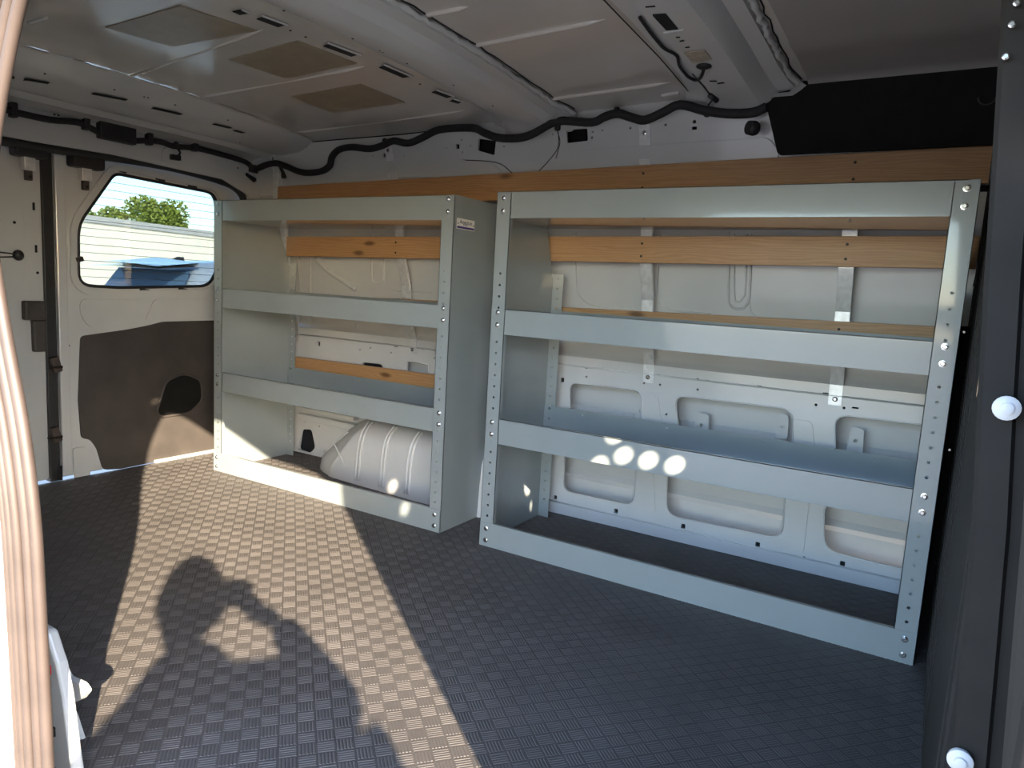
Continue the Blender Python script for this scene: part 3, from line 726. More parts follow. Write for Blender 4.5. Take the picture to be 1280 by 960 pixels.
pst.build('edge_post', M['part'], pr)
MB().loft([[(p.x+0.042+0.006*abs(p.z-0.6), -1.062, p.z), (p.x+0.046, -1.07, p.z), (p.x+0.2, -1.07, p.z)] for p in [Vector((L_[0].x+0.03,0,0.0))]+L_], closed=False).build('door_pillar_trim', M['pillar'], pr)
# return strip from the partition to the post (black, seen edge on)
MB().loft([[(X1-0.002,-1.0,z),(p.x,-1.05,z)] for z, p in [(v.z, v) for v in L_]], closed=False).build('post_return', M['part'], pr)
for p in ((1258,510),(1200,950)):
    P = at(*p, 1, -1.062)
    c = MB().lathe(P, (0,-1,0), [(0.0115,-0.004),(0.0125,0.0),(0.0125,0.003),(0.0095,0.005),(0.006,0.0055),(0.006,0.008),(0.0035,0.009)], 20).build('bolt_cap', M['capw'], pr, smooth=False, auto=30)
# black corner strip beside the shelving with screws, and base trim
MB().box(1.292, 1.36, 0.30, 0.46, 0.0, 0.83).build('corner_trim', M['trim'], pr, bevel=0.003)
for p in ((1187,562),(1171,704),(1205,415)):
    P = at(*p, 1, 0.299); MB().lathe(P, (0,-1,0), [(0.006,0),(0.006,0.002),(0.003,0.004)], 10).build('screw', M['zinc'], pr)
for p in ((1271,4),(1265,31),(1257,71)):
    P = at(*p, 0, 1.272); 
    P = at(*p, 1, -1.062); MB().lathe(P, (0,-1,0), [(0.0035,0),(0.0035,0.002),(0.002,0.003)], 10).build('screw', M['zinc'], pr)
# worn bright edge chips on the ribs
for (p, h) in (((1262,238),.04),((1250,300),.035),((1243,348),.012),((1237,395),.016),((1232,445),.02),((1258,270),.02)):
    P = at(*p, 1, -1.0); MB().box(P.x-0.0012,P.x+0.0005,P.y-0.0012,P.y+0.001,P.z-h/2,P.z+h/2).build('worn_chip', M['zinc'], pr)

# ================================================================== THINGS
# ---------------- two shelving units
def unit(xa, xb, H, label, bolts_left_thick=0.055, sticker=False):
    t = thing('shelving_unit', label, 'shelving', (xa, 0, 0), 'grey steel van shelving units')
    D = 0.408; DT = 0.338; sh = 0.0018; PW = 0.052
    side = [(0,0),(D,0),(D,0.90),(DT,1.09),(DT,H),(0,H)]
    for sx, x in ((1, xa), (-1, xb)):
        p_ = MB().plate(side, [], lambda y, z: (x, y, z), (sx*sh, 0, 0)).build('side_panel', M['grey'], t)
        z0 = 0.20; hs = []
        zz = [0.033+0.0365*k for k in range(0, 25)]
        hl = [circ(x+sx*PW*0.52, z, 0.0042, 8) for z in zz if z > 0.105 and not any(abs(z-q) < 0.02 for q in (0.385,0.425,0.74,0.775))]
        MB().plate([(x,0),(x+sx*PW,0),(x+sx*PW,H-0.004),(x,H)] , hl, lambda a, z: (a, 0, z), (0, sh, 0)).build('front_post', M['grey'], t)
        MB().box(x+sx*PW-sh*sx, x+sx*PW, 0.0, 0.016, 0.0, H-0.004).build('post_return', M['grey'], t)
        hb = [circ(x+sx*0.024, z, 0.0042, 8) for z in zz if z > 0.05]
        MB().plate([(x,0),(x+sx*0.045,0),(x+sx*0.045,0.925),(x,0.925)], hb, lambda a, z: (a, D, z), (0, -sh, 0)).build('rear_post', M['grey'], t)
        for z in (0.022,0.066,0.385,0.425,0.745,0.785,1.105,1.145):
            bm_ = MB().lathe((x+sx*PW*0.5, -0.0005, z), (0,-1,0), [(0.0085,-0.001),(0.0085,0.0012),(0.0055,0.0015),(0.0055,0.0055),(0.004,0.0065)], 8)
            bm_.build('bolt', M['zinc'], t, auto=30)
        for z in (0.385,0.425):
            MB().lathe((x+sx*0.024, D-sh, z), (0,-1,0), [(0.008,0),(0.008,0.0012),(0.0055,0.0015),(0.0055,0.005)], 8).build('bolt', M['zinc'], t)
    a, b = xa+sh, xb-sh
    fa, fb = xa+PW-0.004, xb-PW+0.004
    def tray(zb, zt, yb, back=True):
        m_ = MB()
        m_.box(a, b, 0.002, yb, zb, zb+sh)                      # deck
        m_.box(fa-0.045, fb+0.045, 0.0022, 0.0022+sh, zb, zt)      # front lip
        m_.box(fa-0.045, fb+0.045, 0.0022, 0.014, zt-sh, zt)       # folded edge
        if back:
            hs = [circ(a+(b-a)*(k+0.5)/4, zt-0.02, 0.004, 8) for k in range(4)]
            m_.plate([(a,zb),(b,zb),(b,zt-0.004),(a,zt-0.004)], hs, lambda x, z: (x, yb-sh, z), (0, sh, 0))
        return m_.build('shelf_tray', M['grey'], t)
    tray(0.355, 0.438, D-0.004); tray(0.715, 0.796, D-0.004); tray(H-0.082, H, DT-0.004, False)
    MB().box(xa+sh, xb-sh, -0.0022, -0.0004, 0.0, 0.082).build('kick_plate', M['grey'], t)
    MB().box(xa+sh, xb-sh, -0.0004, 0.010, 0.0802, 0.082).build('kick_plate_fold', M['grey'], t)
    for x in (xa+0.026, xb-0.026):
        for z in (0.022, 0.062): MB().lathe((x,-0.0022,z), (0,-1,0), [(0.0085,0),(0.0085,0.0012),(0.0055,0.0015),(0.0055,0.0055)], 8).build('bolt', M['zinc'], t)
    return t
uL = unit(-1.412, -0.166, 1.16, 'grey steel three-shelf unit, the smaller-looking one nearest the rear window')
uR = unit(0.0, 1.289, 1.165, 'grey steel three-shelf unit on the right, against the black partition')
# maker's sticker on the outside of the left unit's right panel
A = at(571,272,0,-0.166); B = at(593,277,0,-0.166); Cc = at(571,284,0,-0.166)
dy = B.y-A.y; z1_ = A.z; z0_ = at(571,285.5,0,-0.166).z
st = MB().box(-0.1655,-0.1645,A.y,B.y,z0_,z1_).build('maker_sticker', M['sticker'], uL); st['label'] = 'small white sticker with dark lettering and blue bar'
MB().box(-0.1645,-0.1641,A.y+0.002,B.y-0.002,z0_+0.002,z0_+0.009).build('blue_bar', M['navy'], st)
for yy in (A.y+0.006, B.y-0.006): MB().lathe((-0.1645,yy,(z0_+z1_)/2),(1,0,0),[(0.0025,0),(0.0025,0.001)],8).build('rivet', M['ink'], st)
def text(s_, size, loc, rot, m_, parent, nm='lettering'):
    cu = bpy.data.curves.new(nm, 'FONT'); cu.body = s_; cu.size = size; cu.align_x = 'CENTER'; cu.align_y = 'CENTER'; cu.extrude = 0.0002
    tmp = bpy.data.objects.new(nm+'_tmp', cu); C.objects.link(tmp)
    dg = bpy.context.evaluated_depsgraph_get(); me = bpy.data.meshes.new_from_object(tmp.evaluated_get(dg))
    bpy.data.objects.remove(tmp)
    me.materials.clear(); me.materials.append(m_)
    o = bpy.data.objects.new(nm, me); C.objects.link(o)
    me.transform(Matrix.Translation(loc) @ Matrix(rot).to_4x4())
    o.parent = parent
    o.matrix_parent_inverse = Matrix.Identity(4)
    return o
rotm = ((0,0,1),(1,0,0),(0,1,0))        # text x -> +y, text y -> +z, normal -> +x
text('American', 0.0185, (-0.1641,(A.y+B.y)/2,z1_-0.0115), rotm, M['ink'], st)
text('VAN', 0.014, (-0.1641,(A.y+B.y)/2-0.004,z0_+0.0165), rotm, M['navy'], st)

# ---------------- pine planks behind the shelving
def plank(pa, pb, h, y, label, x_clip=None, screws=()):
    A = at(*pa, 1, y); B = at(*pb, 1, y)
    if x_clip: B = A + (B-A)*((x_clip-A.x)/(B.x-A.x))
    c = (A+B)/2; t_ = 0.019
    d = (B-A)/2; n = Vector((0,1,0)); up = Vector((0,0,1))
    m_ = MB().obox(c + Vector((0,t_/2,-h/2)), d, n*(t_/2), up*(h/2))
    o = m_.build('wooden_plank', M['wood'], bevel=0.0015); tag(o, label, 'plank', 'pine planks strapped to the van side')
    for sx in screws:
        for dz in (-h*0.27, -h*0.75):
            q = A + (B-A)*((sx-A.x)/(B.x-A.x))
            MB().lathe((q.x, y+0.0002, q.z+dz), (0,-1,0), [(0.0045,0),(0.0045,0.001)], 8).build('screw', M['dark'], o)
    return o
SX = (-0.75, 0.345, 0.985)
plank((347,233), (1243,181), 0.098, 0.352, 'longest pine plank, above the tops of both shelving units', 1.312, SX[1:])
plank((358,296), (1190,295), 0.089, 0.392, 'pine plank between the top and middle shelves', 1.312, SX)
plank((372,367), (1172,408), 0.089, 0.430, 'pine plank showing just above the middle shelves', 1.288, SX)
plank((369,446), (546,469), 0.078, 0.430, 'short pine plank above the lower shelf of the unit by the rear window', None, (-0.24,))

# ---------------- galvanised straps
def strap(x, top=True, dx=0.0, label='', wd=0.040):
    t = thing('mounting_strap', label, 'strap', (x, 0.45, 0.56), 'galvanised straps holding the planks')
    pts = []
    if top: pts += [(y_rail(1.425)-0.004,1.425),(y_rail(1.36)-0.005,1.36),(0.374,1.335)]
    pts += [(0.376,1.20),(0.414,1.10),(0.418,0.98),(0.452,0.85),(0.452,0.80),(0.475,0.79),(0.477,0.69),(y_low(0.62)-0.004,0.62),(y_low(0.56)-0.003,0.555)]
    m_ = MB()
    zt = pts[0][1]
    ring = []
    for y, z in pts:
        xx = x + dx*(1.42-z)
        ring.append([(xx-wd/2,y,z),(xx+wd/2,y,z),(xx+wd/2,y+0.0025,z),(xx-wd/2,y+0.0025,z)])
    m_.loft(ring, True, True)
    m_.build('strap', M['steel'], t, bevel=0.0006)
    for sg in (-1,1):                                              # folded side edges
        rr = [[(x+dx*(1.42-z)+sg*wd/2-0.001,y,z),(x+dx*(1.42-z)+sg*wd/2+0.001,y,z),(x+dx*(1.42-z)+sg*wd/2+0.001,y+0.014,z),(x+dx*(1.42-z)+sg*wd/2-0.001,y+0.014,z)] for y, z in pts if 0.68 < z < 1.34]
        MB().loft(rr, True, True).build('strap_fold', M['steel'], t)
    for z in ((1.40,) if top else ()) + (0.575,):
        y = (y_rail(z) if z > 1 else y_low(z)) - 0.006
        MB().lathe((x+dx*(1.42-z), y, z), (0,-1,0), [(0.008,0),(0.008,0.002),(0.004,0.004)], 10).build('strap_bolt', M['zinc'], t)
    return t
strap(-0.78, True, 0.07, 'bright galvanised strap behind the unit by the rear window')
strap(0.335, True, 0.04, 'galvanised strap behind the left half of the right shelving unit')
strap(0.982, True, 0.01, 'galvanised strap behind the right half of the right shelving unit')
strap(-1.478, True, 0.02, 'galvanised strap in the rear corner beside the far end of the planks')

# ---------------- wiring loom along rear header and side rail
rear = [hx(*p)+Vector((0.014,0,0)) for p in ((0,136),(22,142),(60,150),(85,152),(100,155),(118,164),(140,172),(165,176),(185,176),(200,178),(215,183),(245,186),(280,195),(305,203))]
sidep = [at(px, py, 1, 0.325 if px < 600 else 0.290) for px, py in ((318,211),(333,206),(345,204),(358,208),(372,214),(385,216),(402,214),(412,207),(415,196),(424,187),(440,184),(462,186),(478,182),(492,176),(510,179),(528,172),(550,162),(590,160),(605,166),(622,172),(645,173),(665,168),(690,154),(706,151),(740,153),(756,146),(772,142),(790,147),(806,150),(828,141),(850,131),(880,138),(910,142),(940,141),(958,134))]
lp_ = smoothpath(rear+sidep, 4)
hn = MB().tube(lp_, [0.0115]*(len(rear)*4)+[0.014]*(len(lp_)-len(rear)*4), 10).build('wiring_loom', M['tape'], smooth=True)
tag(hn, 'thick black taped wiring loom snaking along the roof edge', 'cable')
rr_ = [Vector((-1.9, -1.1, 0))]
for p, h_ in (((14,138),.05),((105,155),.045),((184,174),.05),((241,183),.045)):
    P = hx(*p)+Vector((0.012,0,0))
    MB().obox(P, (0.016,0,0),(0,0.011,0),(0,0,h_/2)).build('loom_clip', M['black'], hn, bevel=0.004)
for p in ((222,159),):
    pass
for p in ((481,177),(697,158),(771,139),(884,140)):
    P = at(*p, 1, 0.330); MB().lathe(P, (0,0,-1), [(0.008,-0.012),(0.011,-0.006),(0.011,0.010),(0.006,0.015)], 10).build('loom_clip', M['black'], hn, smooth=True)
# branch connectors in the corner
P = at(317,211,1,0.32); MB().obox(P,(0.020,0,-0.004),(0,0.014,0),(0.003,0,0.018)).build('connector', M['black'], hn, bevel=0.005)
for (a, b) in (((350,208),(355,222)),((300,213),(318,225))):
    A = at(*a,1,0.33); B = at(*b,1,0.33); MB().tube([A,(A+B)/2+Vector((0.004,0,0)),B],[0.007,0.008,0.012],8).build('branch_plug', M['tape'], hn, smooth=True)
# black module box over the rear doors
A = hx(119,143); B = hx(119,174); B.y = hx(165,168).y
bx_ = MB().box(A.x, A.x+0.034, A.y, B.y, B.z+0.004, A.z-0.002).build('module_box', M['black'], bevel=0.005); tag(bx_, 'black rectangular plastic box above the rear window, on the wiring loom', 'box')
# small lamp connector hanging below the loom
P = hx(217,197)+Vector((0.012,0,0))
lc = MB().obox(P, (0.010,0,0),(0,0.022,0.001),(0,0,0.011)).build('plug_socket', M['black'], bevel=0.003); tag(lc, 'small black socket hanging from the loom above the rear window', 'socket')
MB().tube(smoothpath([P+Vector((0,0.012,0.008)),P+Vector((0.01,0.016,0.022)),P+Vector((0.004,0.01,0.035))],4), 0.004, 6).build('lead', M['tape'], lc, smooth=True)
MB().lathe(P+Vector((0,0.002,0.052)), (1,0,0.2), [(0.012,0),(0.014,0.006),(0.008,0.014)], 12).build('push_button', M['black'], lc, smooth=True)
# cable on the second bow
cp = [s2(*p)+Vector((0,0,-0.007)) for p in ((800,18),(812,35),(824,50),(832,58),(846,66),(849,78),(856,88),(862,94),(870,97),(876,94),(880,84))]
cb = MB().tube(smoothpath(cp, 5), 0.0042, 8).build('roof_cable', M['tape'], smooth=True); tag(cb, 'thin black cable looping into the grommet on the roof bow', 'cable')
cq = [s2(866,90)+Vector((0,0,-0.006)), at(877,105,2,1.42), at(885,115,2,1.415), at(890,124,2,1.41), at(885,132,2,1.405)]
MB().tube(smoothpath(cq,4), 0.0022, 6).build('branch_wire', M['tape'], cb, smooth=True)
P = at(887,119,2,1.41); MB().tube([P, P+Vector((0.012,0.03,-0.008))],[0.007,0.008],8).build('cable_plug', M['black'], cb, smooth=True)

# ---------------- black headliner board at the upper right
yb_ = 0.30
bd = thing('overhead_trim_board', 'large matt black trim board at the upper right, above the long plank', 'trim board', (1.0, yb_, 1.30))
q = [at(px, py, 1, yb_) for px, py in ((950,98),(972,193),(1243,180),(1256,66))]
MB().plate(rpoly([(v.x, v.z) for v in (q[0],q[1],Vector((1.312,0,q[2].z)),Vector((1.312,0,q[0].z+0.01)))], 0.01), [], lambda x, z: (x, yb_, z), (0,0.02,0)).build('board', M['trim'], bd, bevel=0.004)
P = at(1246,120,1,yb_); MB().tube([Vector((P.x-0.02+0.02*math.cos(a), yb_-0.001, P.z+0.02*math.sin(a))) for a in [math.pi*(1+k/10) for k in range(11)]], 0.0018, 5).build('moulded_ring', M['black'], bd)
P = at(946,161,1,0.30); MB().lathe(P, (-0.6,-0.7,0), [(0.018,0),(0.022,0.01),(0.020,0.03),(0.016,0.032)], 16).build('rubber_bung', M['black'], bd, smooth=True)
# cab headliner: smooth grey roof lining forward of the second bow
hl = MB().loft([[(x, y, z) for y, z in ((0.315,1.46),(0.30,1.49),(0.25,1.50),(0.10,1.505),(0.0,1.502),(-0.02,1.508),(-0.5,1.522),(-1.0,1.518),(-1.41,1.49))] for x in (0.845,1.0,1.15,1.312)], closed=False).build('roof_lining', mat('grey_roof_lining', (0.30,0.285,0.27), 0.6, var=0.08, scale=3), ceil, smooth=True)
# black strap hanging beside the shelving
A = at(1243,250,1,0.22); B = at(1218,358,1,0.22)
sb = MB().tube([A, (A+B)/2, B], 0.004, 6).build('hanging_cord', M['black']); tag(sb, 'thin black cord hanging between the right shelving unit and the partition', 'cord')

# ================================================================== OUTSIDE
# parked car seen through the rear window
def car(cx, cy, ang):
    t = thing('parked_car', 'blue grey car with roof spoiler parked outside the rear window', 'car', (0,0,-0.65))
    ca, sa = math.cos(ang), math.sin(ang)
    def W(l, w, h): return (cx + l*ca - w*sa, cy + l*sa + w*ca, -0.65 + h*0.965)
    # stations along the length from the tail: (l, belt half width, belt h, roof half width, roof h, bottom h)
    st_ = [(0.0,0.80,0.95,0.70,0.97,0.42),(0.06,0.88,1.02,0.74,1.08,0.30),(0.22,0.92,1.05,0.72,1.30,0.26),(0.42,0.93,1.06,0.68,1.60,0.24),(0.60,0.93,1.06,0.66,1.66,0.24),(1.3,0.94,1.05,0.66,1.71,0.24),(2.2,0.94,1.03,0.66,1.70,0.24),(2.75,0.94,1.02,0.64,1.60,0.24),(3.25,0.93,1.00,0.62,1.22,0.24),(3.5,0.92,0.98,0.66,1.03,0.24),(4.1,0.90,0.92,0.60,0.96,0.25),(4.5,0.82,0.78,0.55,0.82,0.30),(4.6,0.70,0.60,0.50,0.62,0.40)]
    rings = []
    for l, bw, bh, rw, rh_, bo in st_:
        half = [(0.0,bo),(bw*0.85,bo),(bw,bo+0.15),(bw+0.01,(bo+bh)/2+0.05),(bw,bh-0.03),(bw-0.03,bh)]
        half += [((bw-0.03)*(1-s)+rw*s, bh*(1-s)+(rh_-0.07)*s) for s in (0.5,1.0)] + [(rw*0.88,rh_-0.012),(rw*0.45,rh_+0.008),(0,rh_+0.012)]
        rings.append([W(l, y, z) for y, z in half] + [W(l, -y, z) for y, z in reversed(half[1:-1])])
    body = MB().loft(rings, True, True).build('car_body', M['carp'], t, smooth=True)
    m_ = MB().loft([[W(0.0,0.62,1.600),W(-0.05,0.0,1.625),W(0.0,-0.62,1.600)],[W(0.42,0.66,1.66),W(0.40,0.0,1.70),W(0.42,-0.66,1.66)],[W(0.42,0.66,1.62),W(0.40,0.0,1.64),W(0.42,-0.66,1.62)],[W(0.0,0.62,1.570),W(-0.05,0,1.58),W(0.0,-0.62,1.570)]], closed=False)
    m_.f.append(tuple()) if False else None
    m_.build('roof_spoiler', M['carp'], t, smooth=False)
    # rear glass, side glass
    MB().loft([[W(0.055,y*1.13,1.10) for y in (-0.64,-0.3,0,0.3,0.64)],[W(0.19,y*1.07,1.30) for y in (-0.64,-0.3,0,0.3,0.64)],[W(0.36,y,1.57) for y in (-0.62,-0.3,0,0.3,0.62)]], closed=False).build('rear_glass', M['carg'], t)
    for s_ in (-1, 1):
        def S(l, h): 
            k = (h-1.06)/0.58; return W(l, s_*(0.925*(1-k)+0.675*k+0.008), h)
        for pts, nm in (([(0.62,1.30),(0.80,1.13),(1.25,1.11),(1.22,1.52),(0.80,1.50)],'quarter_window'),([(1.32,1.11),(2.15,1.10),(2.15,1.56),(1.30,1.54)],'side_window'),([(2.22,1.10),(3.0,1.09),(2.72,1.50),(2.22,1.56)],'side_window')):
            m_ = MB(); m_.add([S(*p) for p in pts], [tuple(range(len(pts)))]); g_ = m_.build(nm, M['carg'], t)
            pp = [Vector(S(*p)) for p in pts]; MB().tube(pp+[pp[0]], 0.014, 5).build('chrome_frame', M['chrome'], g_)
        MB().loft([[W(-0.005+dx, s_*y, h) for y, h in ((0.58,0.90),(0.90,0.92),(0.90,1.04),(0.60,1.02))] for dx in (0.0,0.10)], True, True).build('tail_lamp', M['red'], t)
        for l in (0.85, 3.65):
            wb = MB().lathe(W(l, s_*0.72, 0.34), (-sa*s_, ca*s_, 0), [(0.20,0),(0.34,0.01),(0.345,0.10),(0.33,0.21),(0.22,0.215)], 24).build('wheel', M['tyre'], t)
            MB().lathe(W(l, s_*0.94, 0.34), (-sa*s_, ca*s_, 0), [(0.21,-0.02),(0.21,0.0),(0.05,0.012)], 12).build('hub', M['steel'], wb)
    MB().loft([[W(0.62+dx,dy,h) for dx,dy in ((-.09,-.02),(.09,-.02),(.09,.02),(-.09,.02))] for h in (1.66,)]+[[W(0.66+dx,dy,1.722) for dx,dy in ((-.02,-.008),(.05,-.008),(.05,.008),(-.02,.008))]], True, True).build('roof_aerial', M['black'], t)
    P = W(-0.02,0,0.72); MB().obox(P, (0.01*ca,0.01*sa,0),(-sa*0.25,ca*0.25,0),(0,0,0.06)).build('number_plate', M['sticker'], t)
CD = Vector((-0.80,0.60,0))
car(-5.87, 2.15, math.radians(91))

# white building
b_ = thing('white_building', 'long low white building behind the parked car', 'building', (0,0,-0.65))
def sky_pt(px, py, h):
    d = ray(px, py); return Vector(CAM + d*(h/d[2]))
ba, bb = sky_pt(104, 268, 2.3), sky_pt(262, 289, 2.3)
bdir = Vector((bb.x-ba.x, bb.y-ba.y, 0)).normalized(); bn = Vector((-bdir.y, bdir.x, 0))
if bn.x > 0: bn = -bn
bd0 = Vector((ba.x, ba.y, -0.65)); BH = ba.z + 0.65
MB().obox(bd0 + bdir*4 + bn*2 + Vector((0,0,BH/2-0.16)), bdir*20, bn*2, (0,0,BH/2-0.16)).build('facade', M['stucco'], b_)
MB().obox(bd0 + bdir*4 + bn*2 + Vector((0,0,BH-0.16)), bdir*20.1, bn*2.1, (0,0,0.16)).build('coping', M['cornice'], b_)
for k in range(7):
    MB().obox(bd0 + bdir*(-13+k*5.5) - bn*0.01 + Vector((0,0,1.3)), bdir*0.7, bn*0.04, (0,0,0.7)).build('window', M['carg'], b_)
    MB().obox(bd0 + bdir*(-13+k*5.5) - bn*0.02 + Vector((0,0,0.57)), bdir*0.8, bn*0.07, (0,0,0.04)).build('window_sill', M['cornice'], b_)

# tree behind it
def tree(c, r, h, label, n=2600, seed=1):
    t = thing('leafy_tree', label, 'tree', c)
    c = Vector(c); rnd = random.Random(seed)
    MB().tube([c, c+Vector((0.1,0,h*0.35)), c+Vector((0,0.1,h*0.75))],[0.28,0.2,0.1],8).build('trunk', M['bark'], t, smooth=True)
    blobs = [(Vector((rnd.uniform(-1,1)*r*0.75, rnd.uniform(-1,1)*r*0.75, h+rnd.uniform(-.35,.45)*r)), r*rnd.uniform(.28,.5)) for _ in range(16)]
    m_ = MB()
    for i in range(n):
        b, br = rnd.choice(blobs); d = Vector((rnd.gauss(0,1),rnd.gauss(0,1),rnd.gauss(0,1))).normalized()
        p = c + b + d*br*rnd.uniform(0.75,1.05); u = Vector((rnd.gauss(0,1),rnd.gauss(0,1),rnd.gauss(0,1))).normalized(); v = u.orthogonal().normalized(); s_ = rnd.uniform(0.09,0.2)
        m_.add([p-u*s_, p+v*s_*.55, p+u*s_, p-v*s_*.55], [(0,1,2,3)])
    o = m_.build('foliage', M['leaf'], t, fix=False); tag(o, kind='stuff')
    for b, br in blobs[:7]:
        MB().tube([c+Vector((0,0.05,h*0.6)), c+b*0.9+Vector((0,0,-br*.3))],[0.09,0.03],6).build('branch', M['bark'], t)
T1 = CAM + ray(184, 277)*58; tree((T1[0], T1[1], -0.65), 2.7, T1[2]+0.65, 'round yellow green tree rising behind the white building', 6500, 2)
T2 = CAM + ray(106, 277)*62; tree((T2[0], T2[1], -0.65), 1.2, T2[2]+0.65, 'low tree top peeping over the far left of the white building', 1500, 5)

# ================================================================== PHOTOGRAPHER (stands outside behind the camera; only the shadow falls in view)
H_ = Vector((-0.80,0.60,0)); U_ = Vector((0.60,0.80,0)); O_ = Vector((1.78,-2.35,0))
def B3(u, w, z): return O_ + U_*u + H_*w + Vector((0,0,z))
def skin_fig(name, joints, edges, m_, parent, sub=2):
    me = bpy.data.meshes.new(name); me.from_pydata([tuple(j[0]) for j in joints], edges, []); me.update()
    o = bpy.data.objects.new(name, me); C.objects.link(o); me.materials.append(m_)
    o.modifiers.new('skin', 'SKIN'); s_ = o.modifiers.new('sub', 'SUBSURF'); s_.levels = sub; s_.render_levels = sub
    for i, j in enumerate(joints):
        r = j[1]; me.skin_vertices[0].data[i].radius = (r, r) if not isinstance(r, tuple) else r
    me.skin_vertices[0].data[0].use_root = True
    o.parent = parent; o.matrix_parent_inverse = Matrix.Translation(-Vector(parent.location))
    return o
pe = thing('person', 'person in dark clothes outside the van, both arms raised to hold a phone', 'person', tuple(B3(0,0.1,-0.65)))
J = [(B3(0.05,0.08,0.28),0.135),(B3(0.05,0.08,0.45),0.13),(B3(0.05,0.09,0.64),0.15),(B3(0.04,0.09,0.78),0.12),(B3(-0.01,0.12,0.89),0.060),(B3(-0.035,0.15,0.97),0.058),
     (B3(-0.14,0.09,0.84),0.080),(B3(-0.22,0.26,0.65),0.055),(B3(-0.07,0.52,0.79),0.03),
     (B3(0.20,0.10,0.865),0.080),(B3(0.245,0.36,0.725),0.056),(B3(0.155,0.52,0.83),0.038),
     (B3(-0.04,0.08,0.18),0.10),(B3(-0.07,0.10,-0.18),0.062),(B3(-0.08,0.04,-0.56),0.042),(B3(-0.09,0.17,-0.61),0.035),
     (B3(0.14,0.08,0.18),0.10),(B3(0.17,0.10,-0.18),0.062),(B3(0.18,0.04,-0.56),0.042),(B3(0.19,0.17,-0.61),0.035),
     (B3(0.25,0.09,0.71),0.130),(B3(0.235,0.09,0.42),0.12),(B3(-0.11,0.09,0.64),0.115),(B3(-0.11,0.09,0.42),0.10)]
E_ = [(0,1),(1,2),(2,3),(3,4),(4,5),(3,6),(6,7),(7,8),(3,9),(9,10),(10,11),(0,12),(12,13),(13,14),(14,15),(0,16),(16,17),(17,18),(18,19),(2,20),(20,21),(2,22),(22,23)]
skin_fig('body', J, E_, M['shirt'], pe)
# head: shaped lathe with face
hc = B3(-0.046,0.16,1.068)
hm = bmesh.new(); bmesh.ops.create_uvsphere(hm, u_segments=24, v_segments=18, radius=1)
for v in hm.verts:
    x, y, z = v.co                      # x: right, y: forward, z: up
    ty = 0.098*y; tx = 0.076*x; tz = 0.122*z
    if z < 0: tx *= 1-0.35*(-z)**1.5; ty = ty*(1-0.18*(-z)) + 0.012*(-z)
    if y > 0.6 and abs(x) < 0.22 and -0.25 < z < 0.1: ty += 0.022*(1-abs(x)/0.22)
    if y > 0.7 and 0.1 < abs(x) < 0.5 and 0.0 < z < 0.25: ty -= 0.006
    v.co = hc + U_*tx + H_*ty + Vector((0,0,tz))
me = bpy.data.meshes.new('head'); hm.to_mesh(me); hm.free(); me.materials.append(M['skin']); me.polygons.foreach_set('use_smooth',[True]*len(me.polygons))
ho = bpy.data.objects.new('head', me); C.objects.link(ho); ho.parent = pe; ho.matrix_parent_inverse = Matrix.Translation(-Vector(pe.location))
hm = bmesh.new(); bmesh.ops.create_uvsphere(hm, u_segments=24, v_segments=18, radius=1)
bmesh.ops.delete(hm, geom=[v for v in hm.verts if v.co.z < -0.35 or (v.co.y > 0.55 and v.co.z < 0.5)], context='VERTS')
for v in hm.verts: v.co = hc + U_*(0.083*v.co.x) + H_*(0.105*v.co.y-0.004) + Vector((0,0,0.130*v.co.z))
me = bpy.data.meshes.new('hair'); hm.to_mesh(me); hm.free(); me.materials.append(M['hair']); me.polygons.foreach_set('use_smooth',[True]*len(me.polygons))
o = bpy.data.objects.new('hair', me); C.objects.link(o); o.parent = pe; o.matrix_parent_inverse = Matrix.Translation(-Vector(pe.location))
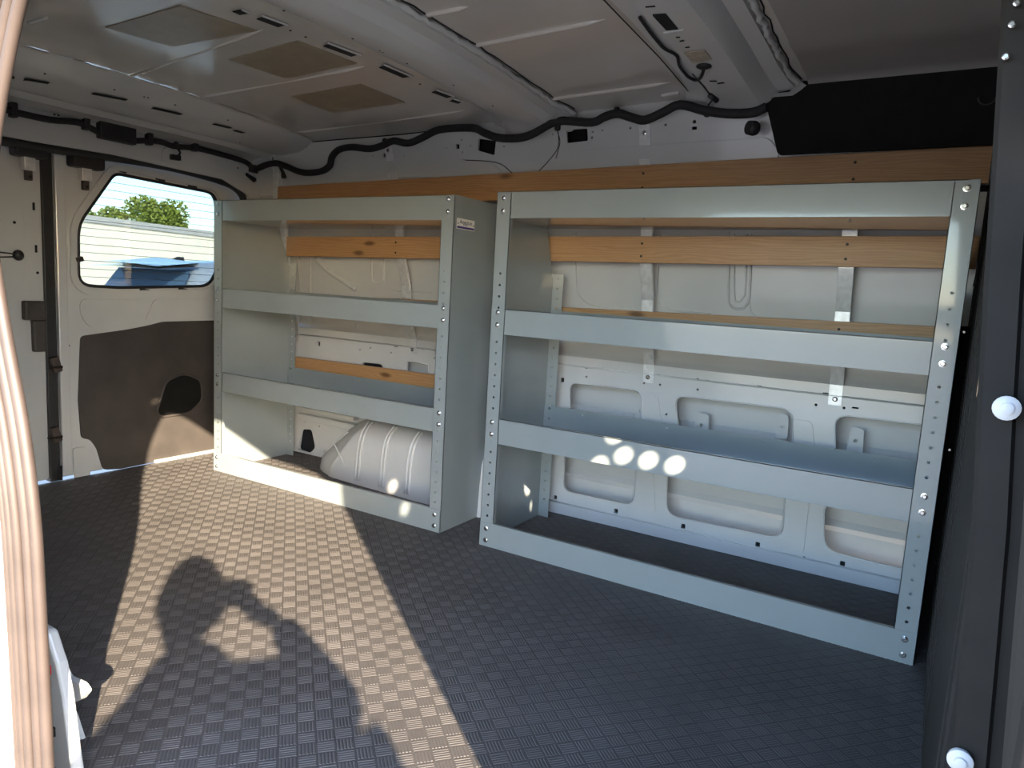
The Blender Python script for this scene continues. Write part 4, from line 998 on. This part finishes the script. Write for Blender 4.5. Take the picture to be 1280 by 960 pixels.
for s_ in (-1,1):
    MB().lathe(hc+U_*(s_*0.030)+H_*0.082+Vector((0,0,0.012)), H_, [(0.004,0),(0.010,0.006),(0.006,0.011),(0.001,0.013)], 12).build('eye', M['sticker'], pe, smooth=True)
    MB().obox(hc+U_*(s_*0.080)+Vector((0,0,-0.005)), U_*0.006, H_*0.014, (0,0,0.028)).build('ear', M['skin'], pe, bevel=0.005)
MB().obox(hc+H_*0.088+Vector((0,0,-0.062)), U_*0.022, H_*0.004, (0,0,0.005)).build('mouth', M['red'], pe, bevel=0.003)
# hands: palm and five fingers each, closed on the phone's ends
PC = Vector(CAM) - Vector(FW)*0.022                     # centre of the phone
PR, PU, PF = Vector(RT), Vector(UP), Vector(FW)
def hand(s_, wrist):
    edge_ = PC + PR*(s_*0.078) - PF*0.004
    palm = edge_ + PR*(s_*0.026) - PF*0.035 - PU*0.030
    js = [(wrist,0.027),(palm,(0.034,0.020))]; es = [(0,1)]
    skin_fig('palm', js + [(edge_+PR*(s_*0.014)-PF*0.012,(0.034,0.014))], [(0,1),(1,2)], M['skin'], pe, 2)
    for k in range(4):
        base = palm + PU*(0.030-0.018*k)
        L = (0.9,1.0,0.95,0.78)[k]
        p1 = edge_ + PR*(s_*0.022) + PU*(0.032-0.019*k) - PF*0.010
        p2 = edge_ + PR*(s_*0.013) + PU*(0.034-0.019*k) + PF*0.007
        p3 = edge_ - PR*(s_*0.018*L) + PU*(0.036-0.019*k) - PF*0.018
        skin_fig('finger', [(base,0.010),(p1,0.009),(edge_ + PR*(s_*0.010) + PU*(0.034-0.019*k) - PF*0.016,0.0085),(p3,0.0075)], [(0,1),(1,2),(2,3)], M['skin'], pe, 1)
    skin_fig('thumb', [(palm - PU*0.03,0.012),(edge_ + PR*(s_*0.018) - PU*0.040 - PF*0.02,0.011),(edge_ - PR*(s_*0.012) - PU*0.030 - PF*0.022,0.009)], [(0,1),(1,2)], M['skin'], pe, 1)
hand(-1, B3(-0.07,0.52,0.79)); hand(1, B3(0.155,0.52,0.83))
ph = MB().obox(PC, PR*0.080, PU*0.038, PF*0.0042).build('phone', M['black'], bevel=0.004, seg=3); tag(ph, 'black smartphone held sideways in both hands of the person', 'phone')
